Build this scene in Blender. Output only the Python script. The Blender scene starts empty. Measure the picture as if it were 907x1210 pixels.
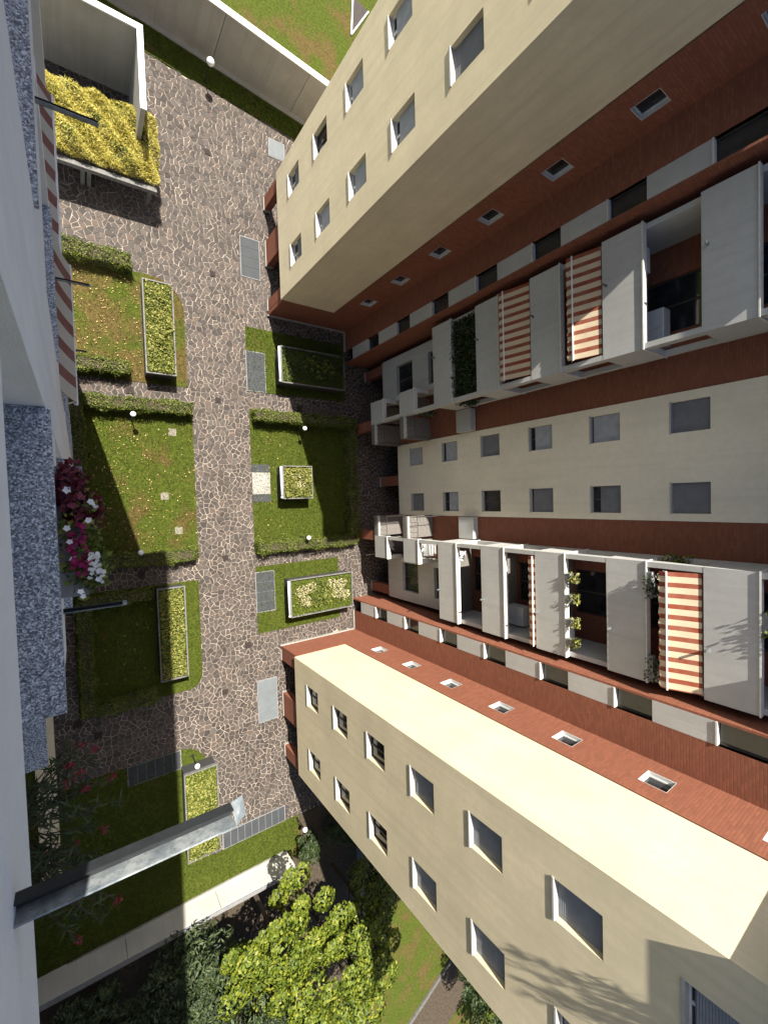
import bpy, math, random
import numpy as np
from mathutils import Vector, Matrix

# ------------------------------------------------------------------ camera, sky, sun, exposure
scene = bpy.context.scene
COL = scene.collection
EYE = 25.6                                       # metres above the courtyard
SUN = Vector((-0.155, 0.575, 1.0)).normalized()  # direction towards the sun

cam_d = bpy.data.cameras.new('camera')
cam = bpy.data.objects.new('camera', cam_d); COL.objects.link(cam)
right = (0.81645920, -0.03056130, 0.57659378)
up = (0.04398968, 0.99898832, -0.00934003)
back = (-0.57572501, 0.03298993, 0.81697759)
cam.matrix_world = Matrix(((right[0], up[0], back[0], 0.0), (right[1], up[1], back[1], 0.0),
                           (right[2], up[2], back[2], EYE), (0, 0, 0, 1)))
cam_d.sensor_fit = 'HORIZONTAL'; cam_d.sensor_width = 36.0
cam_d.lens = 511.39 / 907.0 * 36.0
cam_d.clip_start = 0.05; cam_d.clip_end = 2000
scene.camera = cam

world = bpy.data.worlds.new('World'); scene.world = world; world.use_nodes = True
wn = world.node_tree.nodes; wl = world.node_tree.links
sky = wn.new('ShaderNodeTexSky'); sky.sky_type = 'NISHITA'; sky.sun_disc = False
sky.air_density = 0.8; sky.dust_density = 2.5; sky.ozone_density = 0.6
sky.sun_elevation = math.asin(SUN.z); sky.sun_rotation = math.atan2(SUN.x, SUN.y)
wn['Background'].inputs[1].default_value = 0.07
wl.new(sky.outputs[0], wn['Background'].inputs[0])

sd = bpy.data.lights.new('sun', 'SUN'); sd.energy = 5.0; sd.angle = math.radians(0.5); sd.color = (1.0, 0.95, 0.86)
so = bpy.data.objects.new('sun', sd); COL.objects.link(so)
so.rotation_euler = (-SUN).to_track_quat('-Z', 'Y').to_euler(); so.location = (-10, 40, 70)

vs = scene.view_settings
vs.view_transform = 'Standard'; vs.look = 'None'; vs.gamma = 1.0; vs.exposure = 1.33
vs.use_curve_mapping = False

rnd = random.Random(7)
rng = np.random.default_rng(11)

# ------------------------------------------------------------------ materials
def nodes_of(name):
    m = bpy.data.materials.new(name); m.use_nodes = True
    nt = m.node_tree; b = nt.nodes['Principled BSDF']
    return m, nt, b
def N(nt, t, **kw):
    n = nt.nodes.new(t)
    for k, v in kw.items(): setattr(n, k, v)
    return n
def mixc(nt, fac, a, b, mode='MIX'):
    n = N(nt, 'ShaderNodeMix', data_type='RGBA', blend_type=mode)
    for i, v in ((0, fac), (6, a), (7, b)):
        if isinstance(v, (tuple, list)): n.inputs[i].default_value = tuple(v) + ((1,) if len(v) == 3 else ())
        elif isinstance(v, (int, float)): n.inputs[i].default_value = v
        else: nt.links.new(v, n.inputs[i])
    return n.outputs[2]
def noise(nt, vec, scale, detail=4, rough=0.6):
    n = N(nt, 'ShaderNodeTexNoise'); n.inputs['Scale'].default_value = scale
    n.inputs['Detail'].default_value = detail; n.inputs['Roughness'].default_value = rough
    if vec is not None: nt.links.new(vec, n.inputs['Vector'])
    return n.outputs[0]
def ramp(nt, fac, stops, interp='LINEAR'):
    r = N(nt, 'ShaderNodeValToRGB'); r.color_ramp.interpolation = interp
    el = r.color_ramp.elements
    while len(el) < len(stops): el.new(0.5)
    for e, (p, c) in zip(el, stops):
        e.position = p; e.color = tuple(c) + (1,) if len(c) == 3 else c
    nt.links.new(fac, r.inputs[0]); return r.outputs[0]
def pos(nt, sx=1, sy=1, sz=1):
    g = N(nt, 'ShaderNodeNewGeometry'); mp = N(nt, 'ShaderNodeMapping')
    mp.inputs['Scale'].default_value = (sx, sy, sz); nt.links.new(g.outputs['Position'], mp.inputs[0])
    return mp.outputs[0]
def bump(nt, b, h, strength, dist):
    n = N(nt, 'ShaderNodeBump'); n.inputs['Strength'].default_value = strength; n.inputs['Distance'].default_value = dist
    nt.links.new(h, n.inputs['Height']); nt.links.new(n.outputs[0], b.inputs['Normal'])

def plain(name, c, rough=0.6, metal=0.0, var=0.12, scale=3.0, spec=0.3):
    m, nt, b = nodes_of(name)
    f = noise(nt, pos(nt), scale, 5)
    d = tuple(x * (1 - var) for x in c); l = tuple(min(1, x * (1 + var)) for x in c)
    nt.links.new(ramp(nt, f, [(0.3, d), (0.7, l)]), b.inputs['Base Color'])
    b.inputs['Roughness'].default_value = rough; b.inputs['Metallic'].default_value = metal
    b.inputs['Specular IOR Level'].default_value = spec
    return m
def stucco(name, c, stain=0.2, fine=70.0):
    m, nt, b = nodes_of(name)
    big = noise(nt, pos(nt), 0.55, 5)
    streak = noise(nt, pos(nt, 3.4, 3.4, 0.1), 1.0, 6, 0.7)
    mid = noise(nt, pos(nt), 5.0, 5)
    fin = noise(nt, pos(nt), fine, 2)
    c0 = mixc(nt, ramp(nt, big, [(0.3, (0, 0, 0)), (0.72, (1, 1, 1))]), tuple(x * (1 - stain * 0.6) for x in c), c)
    c1 = mixc(nt, ramp(nt, streak, [(0.46, (0, 0, 0)), (0.68, (stain * 1.1,) * 3)]), c0, tuple(x * 0.62 for x in c))
    c2 = mixc(nt, ramp(nt, mid, [(0.38, (0.0,) * 3), (0.68, (0.3,) * 3)]), c1, tuple(x * 0.75 for x in c))
    nt.links.new(c2, b.inputs['Base Color']); b.inputs['Roughness'].default_value = 0.92
    b.inputs['Specular IOR Level'].default_value = 0.15
    bump(nt, b, fin, 0.35, 0.012)
    return m
def brick(name, c, mortar, rot=False):
    m, nt, b = nodes_of(name)
    g = N(nt, 'ShaderNodeNewGeometry'); s = N(nt, 'ShaderNodeSeparateXYZ'); nt.links.new(g.outputs['Position'], s.inputs[0])
    a = N(nt, 'ShaderNodeMath', operation='ADD'); nt.links.new(s.outputs[0], a.inputs[0]); nt.links.new(s.outputs[1], a.inputs[1])
    cb = N(nt, 'ShaderNodeCombineXYZ'); nt.links.new(a.outputs[0], cb.inputs[0]); nt.links.new(s.outputs[2], cb.inputs[1])
    t = N(nt, 'ShaderNodeTexBrick'); nt.links.new(cb.outputs[0], t.inputs['Vector'])
    t.inputs['Scale'].default_value = 1.0; t.inputs['Brick Width'].default_value = 0.26; t.inputs['Row Height'].default_value = 0.085
    t.inputs['Mortar Size'].default_value = 0.011; t.inputs['Mortar Smooth'].default_value = 0.2
    t.inputs['Color1'].default_value = tuple(x * 0.86 for x in c) + (1,); t.inputs['Color2'].default_value = tuple(min(1, x * 1.14) for x in c) + (1,)
    t.inputs['Mortar'].default_value = tuple(mortar) + (1,)
    big = noise(nt, pos(nt, 1, 1, 0.35), 0.8, 5)
    c1 = mixc(nt, ramp(nt, big, [(0.35, (0, 0, 0)), (0.75, (0.35,) * 3)]), t.outputs[0], tuple(x * 0.7 for x in c))
    nt.links.new(c1, b.inputs['Base Color']); b.inputs['Roughness'].default_value = 0.8
    b.inputs['Specular IOR Level'].default_value = 0.25
    inv = N(nt, 'ShaderNodeMath', operation='SUBTRACT'); inv.inputs[0].default_value = 1; nt.links.new(t.outputs[1], inv.inputs[1])
    bump(nt, b, inv.outputs[0], 0.6, 0.012)
    return m
def leafy(name, stops, rough=0.5, trans=0.25):
    m, nt, b = nodes_of(name)
    g = N(nt, 'ShaderNodeNewGeometry')
    big = noise(nt, g.outputs['Position'], 1.4, 3)
    ad = N(nt, 'ShaderNodeMath', operation='MULTIPLY_ADD'); nt.links.new(big, ad.inputs[0]); ad.inputs[1].default_value = 0.7
    sb = N(nt, 'ShaderNodeMath', operation='MULTIPLY_ADD'); nt.links.new(g.outputs['Random Per Island'], sb.inputs[0]); sb.inputs[1].default_value = 0.75; sb.inputs[2].default_value = -0.22
    nt.links.new(sb.outputs[0], ad.inputs[2])
    c = ramp(nt, ad.outputs[0], stops)
    nt.links.new(c, b.inputs['Base Color']); b.inputs['Roughness'].default_value = rough
    b.inputs['Specular IOR Level'].default_value = 0.3
    tr = N(nt, 'ShaderNodeBsdfTranslucent'); nt.links.new(c, tr.inputs[0])
    mx = N(nt, 'ShaderNodeMixShader'); mx.inputs[0].default_value = trans
    nt.links.new(b.outputs[0], mx.inputs[1]); nt.links.new(tr.outputs[0], mx.inputs[2])
    nt.links.new(mx.outputs[0], nt.nodes['Material Output'].inputs[0])
    return m
def stone_mat(name):
    m, nt, b = nodes_of(name)
    g = N(nt, 'ShaderNodeNewGeometry'); oi = N(nt, 'ShaderNodeObjectInfo')
    a = N(nt, 'ShaderNodeMath', operation='ADD'); nt.links.new(g.outputs['Random Per Island'], a.inputs[0]); nt.links.new(oi.outputs['Random'], a.inputs[1])
    fr = N(nt, 'ShaderNodeMath', operation='FRACT'); nt.links.new(a.outputs[0], fr.inputs[0])
    c = ramp(nt, fr.outputs[0], [(0.0, (0.0346, 0.0283, 0.0251)), (0.3, (0.0501, 0.0410, 0.0351)), (0.55, (0.0654, 0.0537, 0.0460)),
                                 (0.8, (0.0818, 0.0663, 0.0571)), (0.93, (0.1039, 0.0741, 0.0560)), (1.0, (0.0914, 0.0829, 0.0741))])
    big = noise(nt, g.outputs['Position'], 0.35, 4)
    c = mixc(nt, ramp(nt, big, [(0.35, (0, 0, 0)), (0.7, (0.45,) * 3)]), c, (0.085, 0.074, 0.065))
    fine = noise(nt, g.outputs['Position'], 14, 5)
    c = mixc(nt, ramp(nt, fine, [(0.35, (0.35,) * 3), (0.65, (0, 0, 0))]), c, (0.034, 0.027, 0.023))
    nt.links.new(c, b.inputs['Base Color']); b.inputs['Roughness'].default_value = 0.75
    b.inputs['Specular IOR Level'].default_value = 0.25
    bump(nt, b, fine, 0.5, 0.02)
    return m
def lawn_mat(name, dry):
    m, nt, b = nodes_of(name)
    p = pos(nt)
    g1 = noise(nt, p, 9, 6, 0.75); g2 = noise(nt, p, 0.6, 4); g3 = noise(nt, p, 38, 3)
    c = ramp(nt, g1, [(0.32, (0.028, 0.040, 0.006)), (0.5, (0.066, 0.088, 0.010)), (0.7, (0.115, 0.128, 0.020))])
    d = ramp(nt, g1, [(0.32, (0.07, 0.043, 0.016)), (0.55, (0.125, 0.08, 0.03)), (0.75, (0.20, 0.14, 0.06))])
    lo = 0.64 - dry * 0.34
    c = mixc(nt, ramp(nt, g2, [(lo, (0, 0, 0)), (lo + 0.16, (0.9,) * 3)]), c, d)
    c = mixc(nt, ramp(nt, g3, [(0.35, (0.5,) * 3), (0.6, (0, 0, 0))]), c, (0.035, 0.045, 0.012))
    nt.links.new(c, b.inputs['Base Color']); b.inputs['Roughness'].default_value = 0.95
    b.inputs['Specular IOR Level'].default_value = 0.1
    bump(nt, b, g3, 0.9, 0.05)
    return m
def granite_mat(name):
    m, nt, b = nodes_of(name)
    v = N(nt, 'ShaderNodeTexVoronoi'); v.inputs['Scale'].default_value = 125
    nt.links.new(pos(nt), v.inputs['Vector'])
    n2 = noise(nt, pos(nt), 60, 3)
    hs = N(nt, 'ShaderNodeSeparateColor'); nt.links.new(v.outputs['Color'], hs.inputs[0])
    c = ramp(nt, hs.outputs[0], [(0.0, (0.04, 0.046, 0.056)), (0.3, (0.17, 0.188, 0.213)), (0.6, (0.40, 0.435, 0.48)), (0.9, (0.74, 0.77, 0.80))])
    c = mixc(nt, ramp(nt, n2, [(0.42, (0, 0, 0)), (0.62, (0.65,) * 3)]), c, (0.12, 0.145, 0.18))
    nt.links.new(c, b.inputs['Base Color']); b.inputs['Roughness'].default_value = 0.45
    bump(nt, b, hs.outputs[0], 0.15, 0.004)
    return m
def glass_mat(name):
    m, nt, b = nodes_of(name)
    f = noise(nt, pos(nt), 1.5, 2)
    nt.links.new(ramp(nt, f, [(0.3, (0.012, 0.013, 0.015)), (0.7, (0.03, 0.032, 0.036))]), b.inputs['Base Color'])
    b.inputs['Roughness'].default_value = 0.08; b.inputs['Specular IOR Level'].default_value = 0.5
    return m
def stripes(name, dark, light, period, phase=0.0, axis=1):
    m, nt, b = nodes_of(name)
    g = N(nt, 'ShaderNodeNewGeometry'); s = N(nt, 'ShaderNodeSeparateXYZ'); nt.links.new(g.outputs['Position'], s.inputs[0])
    a = N(nt, 'ShaderNodeMath', operation='MULTIPLY_ADD'); nt.links.new(s.outputs[axis], a.inputs[0]); a.inputs[1].default_value = 1 / period; a.inputs[2].default_value = phase + 100
    f = N(nt, 'ShaderNodeMath', operation='FRACT'); nt.links.new(a.outputs[0], f.inputs[0])
    gt = N(nt, 'ShaderNodeMath', operation='GREATER_THAN'); nt.links.new(f.outputs[0], gt.inputs[0]); gt.inputs[1].default_value = 0.44
    n = noise(nt, g.outputs['Position'], 2.5, 4)
    c = mixc(nt, gt.outputs[0], dark, light)
    c = mixc(nt, ramp(nt, n, [(0.4, (0, 0, 0)), (0.8, (0.3,) * 3)]), c, tuple(x * 0.6 for x in light))
    nt.links.new(c, b.inputs['Base Color']); b.inputs['Roughness'].default_value = 0.9
    tr = N(nt, 'ShaderNodeBsdfTranslucent'); nt.links.new(c, tr.inputs[0])
    mx = N(nt, 'ShaderNodeMixShader'); mx.inputs[0].default_value = 0.25
    nt.links.new(b.outputs[0], mx.inputs[1]); nt.links.new(tr.outputs[0], mx.inputs[2])
    nt.links.new(mx.outputs[0], nt.nodes['Material Output'].inputs[0])
    return m
def zinc_mat(name):
    m, nt, b = nodes_of(name)
    f = noise(nt, pos(nt), 26, 6, 0.7); g = noise(nt, pos(nt), 120, 3)
    c = ramp(nt, f, [(0.3, (0.10, 0.125, 0.14)), (0.5, (0.2, 0.225, 0.235)), (0.68, (0.36, 0.38, 0.375)), (0.8, (0.13, 0.15, 0.16))])
    c = mixc(nt, ramp(nt, g, [(0.55, (0, 0, 0)), (0.7, (0.5,) * 3)]), c, (0.08, 0.08, 0.075))
    nt.links.new(c, b.inputs['Base Color']); b.inputs['Roughness'].default_value = 0.6; b.inputs['Metallic'].default_value = 0.25
    return m

M = {}
M['cream'] = stucco('cream_stucco', (0.735, 0.635, 0.43), 0.3)
M['centre'] = stucco('cream_stucco_centre', (0.84, 0.76, 0.60), 0.2)
M['grey'] = stucco('grey_plaster', (0.48, 0.475, 0.45), 0.28)
M['own'] = stucco('light_plaster', (0.78, 0.79, 0.80), 0.25, 160)
M['brick'] = brick('red_brick', (0.235, 0.086, 0.049), (0.19, 0.076, 0.047))
M['concrete'] = stucco('concrete', (0.36, 0.345, 0.31), 0.45, 40)
M['whitewall'] = stucco('white_render', (0.62, 0.60, 0.54), 0.3)
M['coping'] = plain('pale_coping', (0.55, 0.54, 0.50), 0.8, 0, 0.12, 6)
M['darkcoping'] = plain('grey_coping', (0.2, 0.2, 0.2), 0.8, 0, 0.15, 6)
M['sill'] = plain('marble_sill', (0.38, 0.37, 0.35), 0.55, 0, 0.1, 9)
M['frame'] = plain('window_frame', (0.55, 0.55, 0.53), 0.5)
M['darkframe'] = plain('dark_frame', (0.06, 0.05, 0.045), 0.5)
M['glass'] = glass_mat('dark_glass')
M['blind_light'] = plain('light_blind', (0.34, 0.345, 0.35), 0.6)
M['blind_grey'] = plain('grey_blind', (0.17, 0.17, 0.172), 0.6)
M['blind_mid'] = plain('pale_blue_blind', (0.2, 0.21, 0.225), 0.5)
M['well_shade'] = plain('dark_well_plate', (0.05, 0.042, 0.038), 0.9)
M['floor'] = plain('balcony_floor', (0.15, 0.135, 0.12), 0.7, 0, 0.2, 8)
M['roof'] = plain('roof_membrane', (0.24, 0.235, 0.22), 0.9, 0, 0.2, 2)
M['mortar'] = plain('pale_mortar', (0.30, 0.25, 0.205), 0.95, 0, 0.45, 1.1, 0.1)
M['stone'] = stone_mat('porphyry_flagstone')
M['lawn'] = lawn_mat('lawn_green', 0.12)
M['lawn_dry'] = lawn_mat('lawn_patchy', 0.75)
M['lawn_half'] = lawn_mat('lawn_half_dry', 0.42)
M['lawn_far'] = lawn_mat('lawn_far', 0.5)
M['concrete_dark'] = plain('dark_concrete', (0.11, 0.105, 0.095), 0.9, 0, 0.25, 4)
M['asphalt'] = plain('asphalt', (0.04, 0.04, 0.04), 0.9, 0, 0.2, 8)
M['earth'] = plain('dark_earth', (0.055, 0.042, 0.028), 0.98, 0, 0.4, 6)
M['slab'] = plain('grey_slab', (0.045, 0.049, 0.053), 0.75, 0, 0.12, 1.5)
M['slab_pale'] = plain('pale_slab', (0.125, 0.138, 0.143), 0.7, 0, 0.1, 1.5)
M['slab_white'] = plain('white_slab', (0.30, 0.285, 0.26), 0.8, 0, 0.12, 1.6)
M['drain'] = plain('rusty_drain', (0.03, 0.021, 0.018), 0.8, 0, 0.3, 20)
M['hatch'] = plain('stone_hatch', (0.20, 0.18, 0.14), 0.85, 0, 0.25, 10)
M['vent'] = plain('dark_vent', (0.045, 0.045, 0.045), 0.7)
M['rim'] = plain('planter_rim', (0.14, 0.135, 0.128), 0.75, 0, 0.3, 7)
M['tube'] = plain('white_tube', (0.72, 0.73, 0.76), 0.35, 0, 0.04, 3)
M['globe'] = plain('opal_globe', (0.8, 0.8, 0.79), 0.25, 0, 0.02, 3)
M['iron'] = plain('black_iron', (0.02, 0.02, 0.02), 0.5)
M['granite'] = granite_mat('blue_granite')
M['zinc'] = zinc_mat('galvanised_steel')
M['spout_dark'] = plain('dark_spout_face', (0.018, 0.02, 0.022), 0.85, 0, 0.3, 30)
M['white'] = plain('white_paint', (0.72, 0.72, 0.70), 0.5, 0, 0.06, 3)
M['terracotta'] = plain('terracotta', (0.35, 0.14, 0.07), 0.8)
M['bark'] = plain('bark', (0.075, 0.055, 0.04), 0.95, 0, 0.35, 12)
M['hedge'] = leafy('hedge_leaf', [(0.1, (0.028, 0.046, 0.007)), (0.45, (0.088, 0.118, 0.017)), (0.75, (0.17, 0.20, 0.034)), (1, (0.3, 0.3, 0.075))])
M['tree'] = leafy('tree_leaf', [(0.1, (0.04, 0.065, 0.008)), (0.45, (0.105, 0.145, 0.014)), (0.8, (0.19, 0.215, 0.022)), (1, (0.29, 0.27, 0.035))], 0.5, 0.25)
M['conifer'] = leafy('conifer_leaf', [(0.1, (0.018, 0.028, 0.012)), (0.5, (0.04, 0.06, 0.022)), (0.9, (0.085, 0.11, 0.045)), (1, (0.14, 0.15, 0.07))], 0.55, 0.15)
M['gold'] = leafy('golden_leaf', [(0.05, (0.12, 0.105, 0.012)), (0.3, (0.33, 0.275, 0.035)), (0.6, (0.55, 0.475, 0.09)), (1, (0.75, 0.68, 0.26))], 0.5, 0.3)
M['cover'] = leafy('ground_cover_leaf', [(0.05, (0.045, 0.06, 0.012)), (0.4, (0.14, 0.165, 0.03)), (0.7, (0.30, 0.29, 0.065)), (1, (0.5, 0.44, 0.17))], 0.55, 0.25)
M['pale_leaf'] = leafy('pale_leaf', [(0.1, (0.25, 0.22, 0.1)), (0.5, (0.45, 0.40, 0.24)), (1, (0.62, 0.55, 0.38))], 0.6, 0.2)
M['ivy'] = leafy('ivy_leaf', [(0.1, (0.012, 0.022, 0.008)), (0.5, (0.03, 0.05, 0.014)), (1, (0.075, 0.1, 0.03))], 0.45, 0.15)
M['grass'] = leafy('grass_blade', [(0.1, (0.032, 0.048, 0.006)), (0.5, (0.072, 0.095, 0.011)), (0.85, (0.125, 0.136, 0.022)), (1, (0.2, 0.165, 0.055))], 0.6, 0.3)
M['fallen'] = leafy('fallen_leaf', [(0.1, (0.2, 0.12, 0.04)), (0.5, (0.42, 0.29, 0.1)), (1, (0.65, 0.52, 0.26))], 0.6, 0.15)
M['redleaf'] = leafy('red_leaf', [(0.1, (0.035, 0.008, 0.012)), (0.5, (0.10, 0.014, 0.024)), (1, (0.2, 0.035, 0.05))], 0.4, 0.25)
M['magenta'] = leafy('magenta_petal', [(0.1, (0.14, 0.004, 0.035)), (0.6, (0.24, 0.008, 0.065)), (1, (0.34, 0.02, 0.12))], 0.5, 0.3)
M['whitepetal'] = leafy('white_petal', [(0.1, (0.7, 0.7, 0.68)), (1, (0.85, 0.85, 0.84))], 0.5, 0.25)
M['pink'] = leafy('pink_petal', [(0.1, (0.16, 0.01, 0.02)), (0.6, (0.28, 0.02, 0.04)), (1, (0.4, 0.07, 0.09))], 0.5, 0.3)

# ------------------------------------------------------------------ mesh helpers
class MB:
    def __init__(s): s.v = []; s.f = []; s.m = []
    def quad(s, a, b, c, d, mi=0):
        n = len(s.v); s.v += [a, b, c, d]; s.f.append((n, n + 1, n + 2, n + 3)); s.m.append(mi)
    def box(s, x0, x1, y0, y1, z0, z1, mi=0):
        if x0 > x1: x0, x1 = x1, x0
        if y0 > y1: y0, y1 = y1, y0
        n = len(s.v)
        s.v += [(x0, y0, z0), (x1, y0, z0), (x1, y1, z0), (x0, y1, z0), (x0, y0, z1), (x1, y0, z1), (x1, y1, z1), (x0, y1, z1)]
        for f in ((0, 3, 2, 1), (4, 5, 6, 7), (0, 1, 5, 4), (1, 2, 6, 5), (2, 3, 7, 6), (3, 0, 4, 7)):
            s.f.append(tuple(n + i for i in f)); s.m.append(mi)
        return s
    def prism(s, poly, z0, z1, mi=0):
        n = len(s.v); k = len(poly)
        s.v += [(x, y, z0) for x, y in poly] + [(x, y, z1) for x, y in poly]
        s.f.append(tuple(n + k + i for i in range(k))); s.m.append(mi)
        for i in range(k):
            j = (i + 1) % k
            s.f.append((n + i, n + j, n + k + j, n + k + i)); s.m.append(mi)
        return s
    def tube(s, pts, rad, seg=8, mi=0, cap=True):
        pts = [Vector(p) for p in pts]
        if not isinstance(rad, (list, tuple)): rad = [rad] * len(pts)
        base = len(s.v)
        for i, p in enumerate(pts):
            d = (pts[min(i + 1, len(pts) - 1)] - pts[max(i - 1, 0)]).normalized()
            a = d.cross(Vector((0, 0, 1)))
            if a.length < 0.01: a = Vector((1, 0, 0))
            a.normalize(); b = d.cross(a)
            for k in range(seg):
                t = 2 * math.pi * k / seg
                q = p + (a * math.cos(t) + b * math.sin(t)) * rad[i]; s.v.append((q.x, q.y, q.z))
        for i in range(len(pts) - 1):
            for k in range(seg):
                k2 = (k + 1) % seg; o = base + i * seg
                s.f.append((o + k, o + k2, o + seg + k2, o + seg + k)); s.m.append(mi)
        if cap:
            s.f.append(tuple(base + k for k in range(seg))[::-1]); s.m.append(mi)
            o = base + (len(pts) - 1) * seg
            s.f.append(tuple(o + k for k in range(seg))); s.m.append(mi)
        return s
    def ball(s, c, r, nu=14, nv=9, mi=0, sz=1.0):
        base = len(s.v)
        for j in range(nv + 1):
            t = math.pi * j / nv
            for i in range(nu):
                p = 2 * math.pi * i / nu
                s.v.append((c[0] + r * math.sin(t) * math.cos(p), c[1] + r * math.sin(t) * math.sin(p), c[2] + sz * r * math.cos(t)))
        for j in range(nv):
            for i in range(nu):
                a = base + j * nu + i; b = base + j * nu + (i + 1) % nu
                s.f.append((a, a + nu, b + nu, b)); s.m.append(mi)
        return s
    def mesh(s, name, mats):
        me = bpy.data.meshes.new(name); me.from_pydata(s.v, [], s.f)
        for m in (mats if isinstance(mats, (list, tuple)) else [mats]): me.materials.append(m)
        if any(s.m): me.polygons.foreach_set('material_index', s.m)
        me.update(); return me
    def build(s, name, mats, parent=None, smooth=False):
        me = s.mesh(name, mats)
        if smooth: me.polygons.foreach_set('use_smooth', [True] * len(me.polygons))
        return link(name, me, parent)
def link(name, me, parent=None):
    o = bpy.data.objects.new(name, me); COL.objects.link(o)
    if parent is not None:
        o.parent = parent
        if any(abs(c) > 1e-9 for c in parent.location): o.matrix_parent_inverse = Matrix.Translation(-Vector(parent.location))
    return o
def tag(o, label, cat, group=None, kind=None):
    o['label'] = label; o['category'] = cat
    if group: o['group'] = group
    if kind: o['kind'] = kind
    return o
def struct(o): o['kind'] = 'structure'; return o
def thing(name, label, cat, loc=(0, 0, 0), group=None):
    o = bpy.data.objects.new(name, None); COL.objects.link(o); o.location = loc; o.empty_display_size = 0.2
    return tag(o, label, cat, group)
def np_mesh(name, v, f, mats, mi=None):
    me = bpy.data.meshes.new(name); n, k = f.shape
    me.vertices.add(len(v)); me.vertices.foreach_set('co', v.astype(np.float32).ravel())
    me.loops.add(n * k); me.loops.foreach_set('vertex_index', f.astype(np.int32).ravel())
    me.polygons.add(n); me.polygons.foreach_set('loop_start', np.arange(0, n * k, k, dtype=np.int32))
    for m in (mats if isinstance(mats, (list, tuple)) else [mats]): me.materials.append(m)
    if mi is not None: me.polygons.foreach_set('material_index', mi.astype(np.int32))
    me.update(calc_edges=True); return me
def leaves(P, size, aspect=0.55, tilt=0.9, nrm=None, fold=0.25, mi=None, name='foliage', mats=None, axis=None, jitter=0.35):
    """One folded, pointed leaf (two triangles joined along the mid-rib) at every point of P."""
    n = len(P)
    if nrm is None: nrm = np.tile([0, 0, 1.0], (n, 1))
    nn = nrm + rng.normal(0, tilt, (n, 3)); nn /= np.linalg.norm(nn, axis=1)[:, None] + 1e-9
    a = rng.normal(0, 1, (n, 3)) if axis is None else axis + rng.normal(0, jitter, (n, 3))
    a -= nn * (a * nn).sum(1)[:, None]; a /= np.linalg.norm(a, axis=1)[:, None] + 1e-9
    b = np.cross(nn, a)
    L = (size * rng.uniform(0.65, 1.3, n))[:, None]; W = L * aspect
    v = np.empty((n, 4, 3))
    v[:, 0] = P - a * L * 0.5; v[:, 2] = P + a * L * 0.5
    v[:, 1] = P + b * W * 0.5 + nn * W * fold; v[:, 3] = P - b * W * 0.5 + nn * W * fold
    i = np.arange(n)[:, None] * 4
    f = np.concatenate([i + [[0, 1, 2]], i + [[0, 2, 3]]], 0)
    return v.reshape(-1, 3), f
def leaf_mesh(name, groups):
    """groups: list of (verts, faces, material)."""
    V = []; F = []; MI = []; mats = []; o = 0
    for k, (v, f, m) in enumerate(groups):
        V.append(v); F.append(f + o); MI.append(np.full(len(f), k)); mats.append(m); o += len(v)
    return np_mesh(name, np.concatenate(V), np.concatenate(F), mats, np.concatenate(MI))

# ------------------------------------------------------------------ ground, paving, lawns
g = MB(); g.quad((-300, -300, -0.03), (300, -300, -0.03), (300, 300, -0.03), (-300, 300, -0.03))
struct(g.build('ground', M['lawn_far']))

LAWN = {}
def rounded(x0, x1, y0, y1, tr=0.0, br=0.0, tl=0.0, bl=0.0):
    p = []
    def arc(cx, cy, r, a0):
        if r == 0: p.append((cx, cy)); return
        for i in range(9):
            t = math.radians(a0 + 90 * i / 8); p.append((cx + r * math.cos(t), cy + r * math.sin(t)))
    arc(x1 - tr, y1 - tr, tr, 0); arc(x0 + tl, y1 - tl, tl, 90); arc(x0 + bl, y0 + bl, bl, 180); arc(x1 - br, y0 + br, br, 270)
    return p
lawn_defs = [('a', rounded(-0.35, 5.15, 6.35, 11.97, tr=1.6), 'lawn_dry'),
             ('b', rounded(-0.35, 5.33, -3.1, 5.45), 'lawn_half'),
             ('c', rounded(-0.4, 5.27, -10.25, -4.25, br=0.8), 'lawn'),
             ('d', rounded(-3.2, 5.3, -21.95, -13.42, tr=1.4), 'lawn'),
             ('e', rounded(5.3, 10.6, -21.95, -20.05), 'lawn'),
             ('f', rounded(8.45, 15.0, 6.55, 10.32), 'lawn'),
             ('g', rounded(8.5, 15.55, -3.1, 5.5), 'lawn'),
             ('h', rounded(8.5, 14.1, -7.95, -3.9), 'lawn'),
             ('i', [(3.4, 23.42), (12.6, 22.55), (13.5, 24.0), (3.4, 25.2)], 'lawn')]
for key, poly, mt in lawn_defs:
    b = MB(); b.prism(poly, -0.02, 0.045)
    struct(b.build('lawn', M[mt])); LAWN[key] = poly
def inside(p, poly):
    x, y = p; c = False; j = len(poly) - 1
    for i in range(len(poly)):
        xi, yi = poly[i]; xj, yj = poly[j]
        if (yi > y) != (yj > y) and x < (xj - xi) * (y - yi) / (yj - yi) + xi: c = not c
        j = i
    return c

PAVE = (-2.0, 19.6, -20.1, 23.45)
pv = MB(); pv.prism([(-2.0, -20.1), (19.6, -20.1), (19.6, 22.0), (9.51, 22.75), (-2.0, 23.9)], -0.02, 0.006)
paving = struct(pv.build('paving', M['mortar']))
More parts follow.
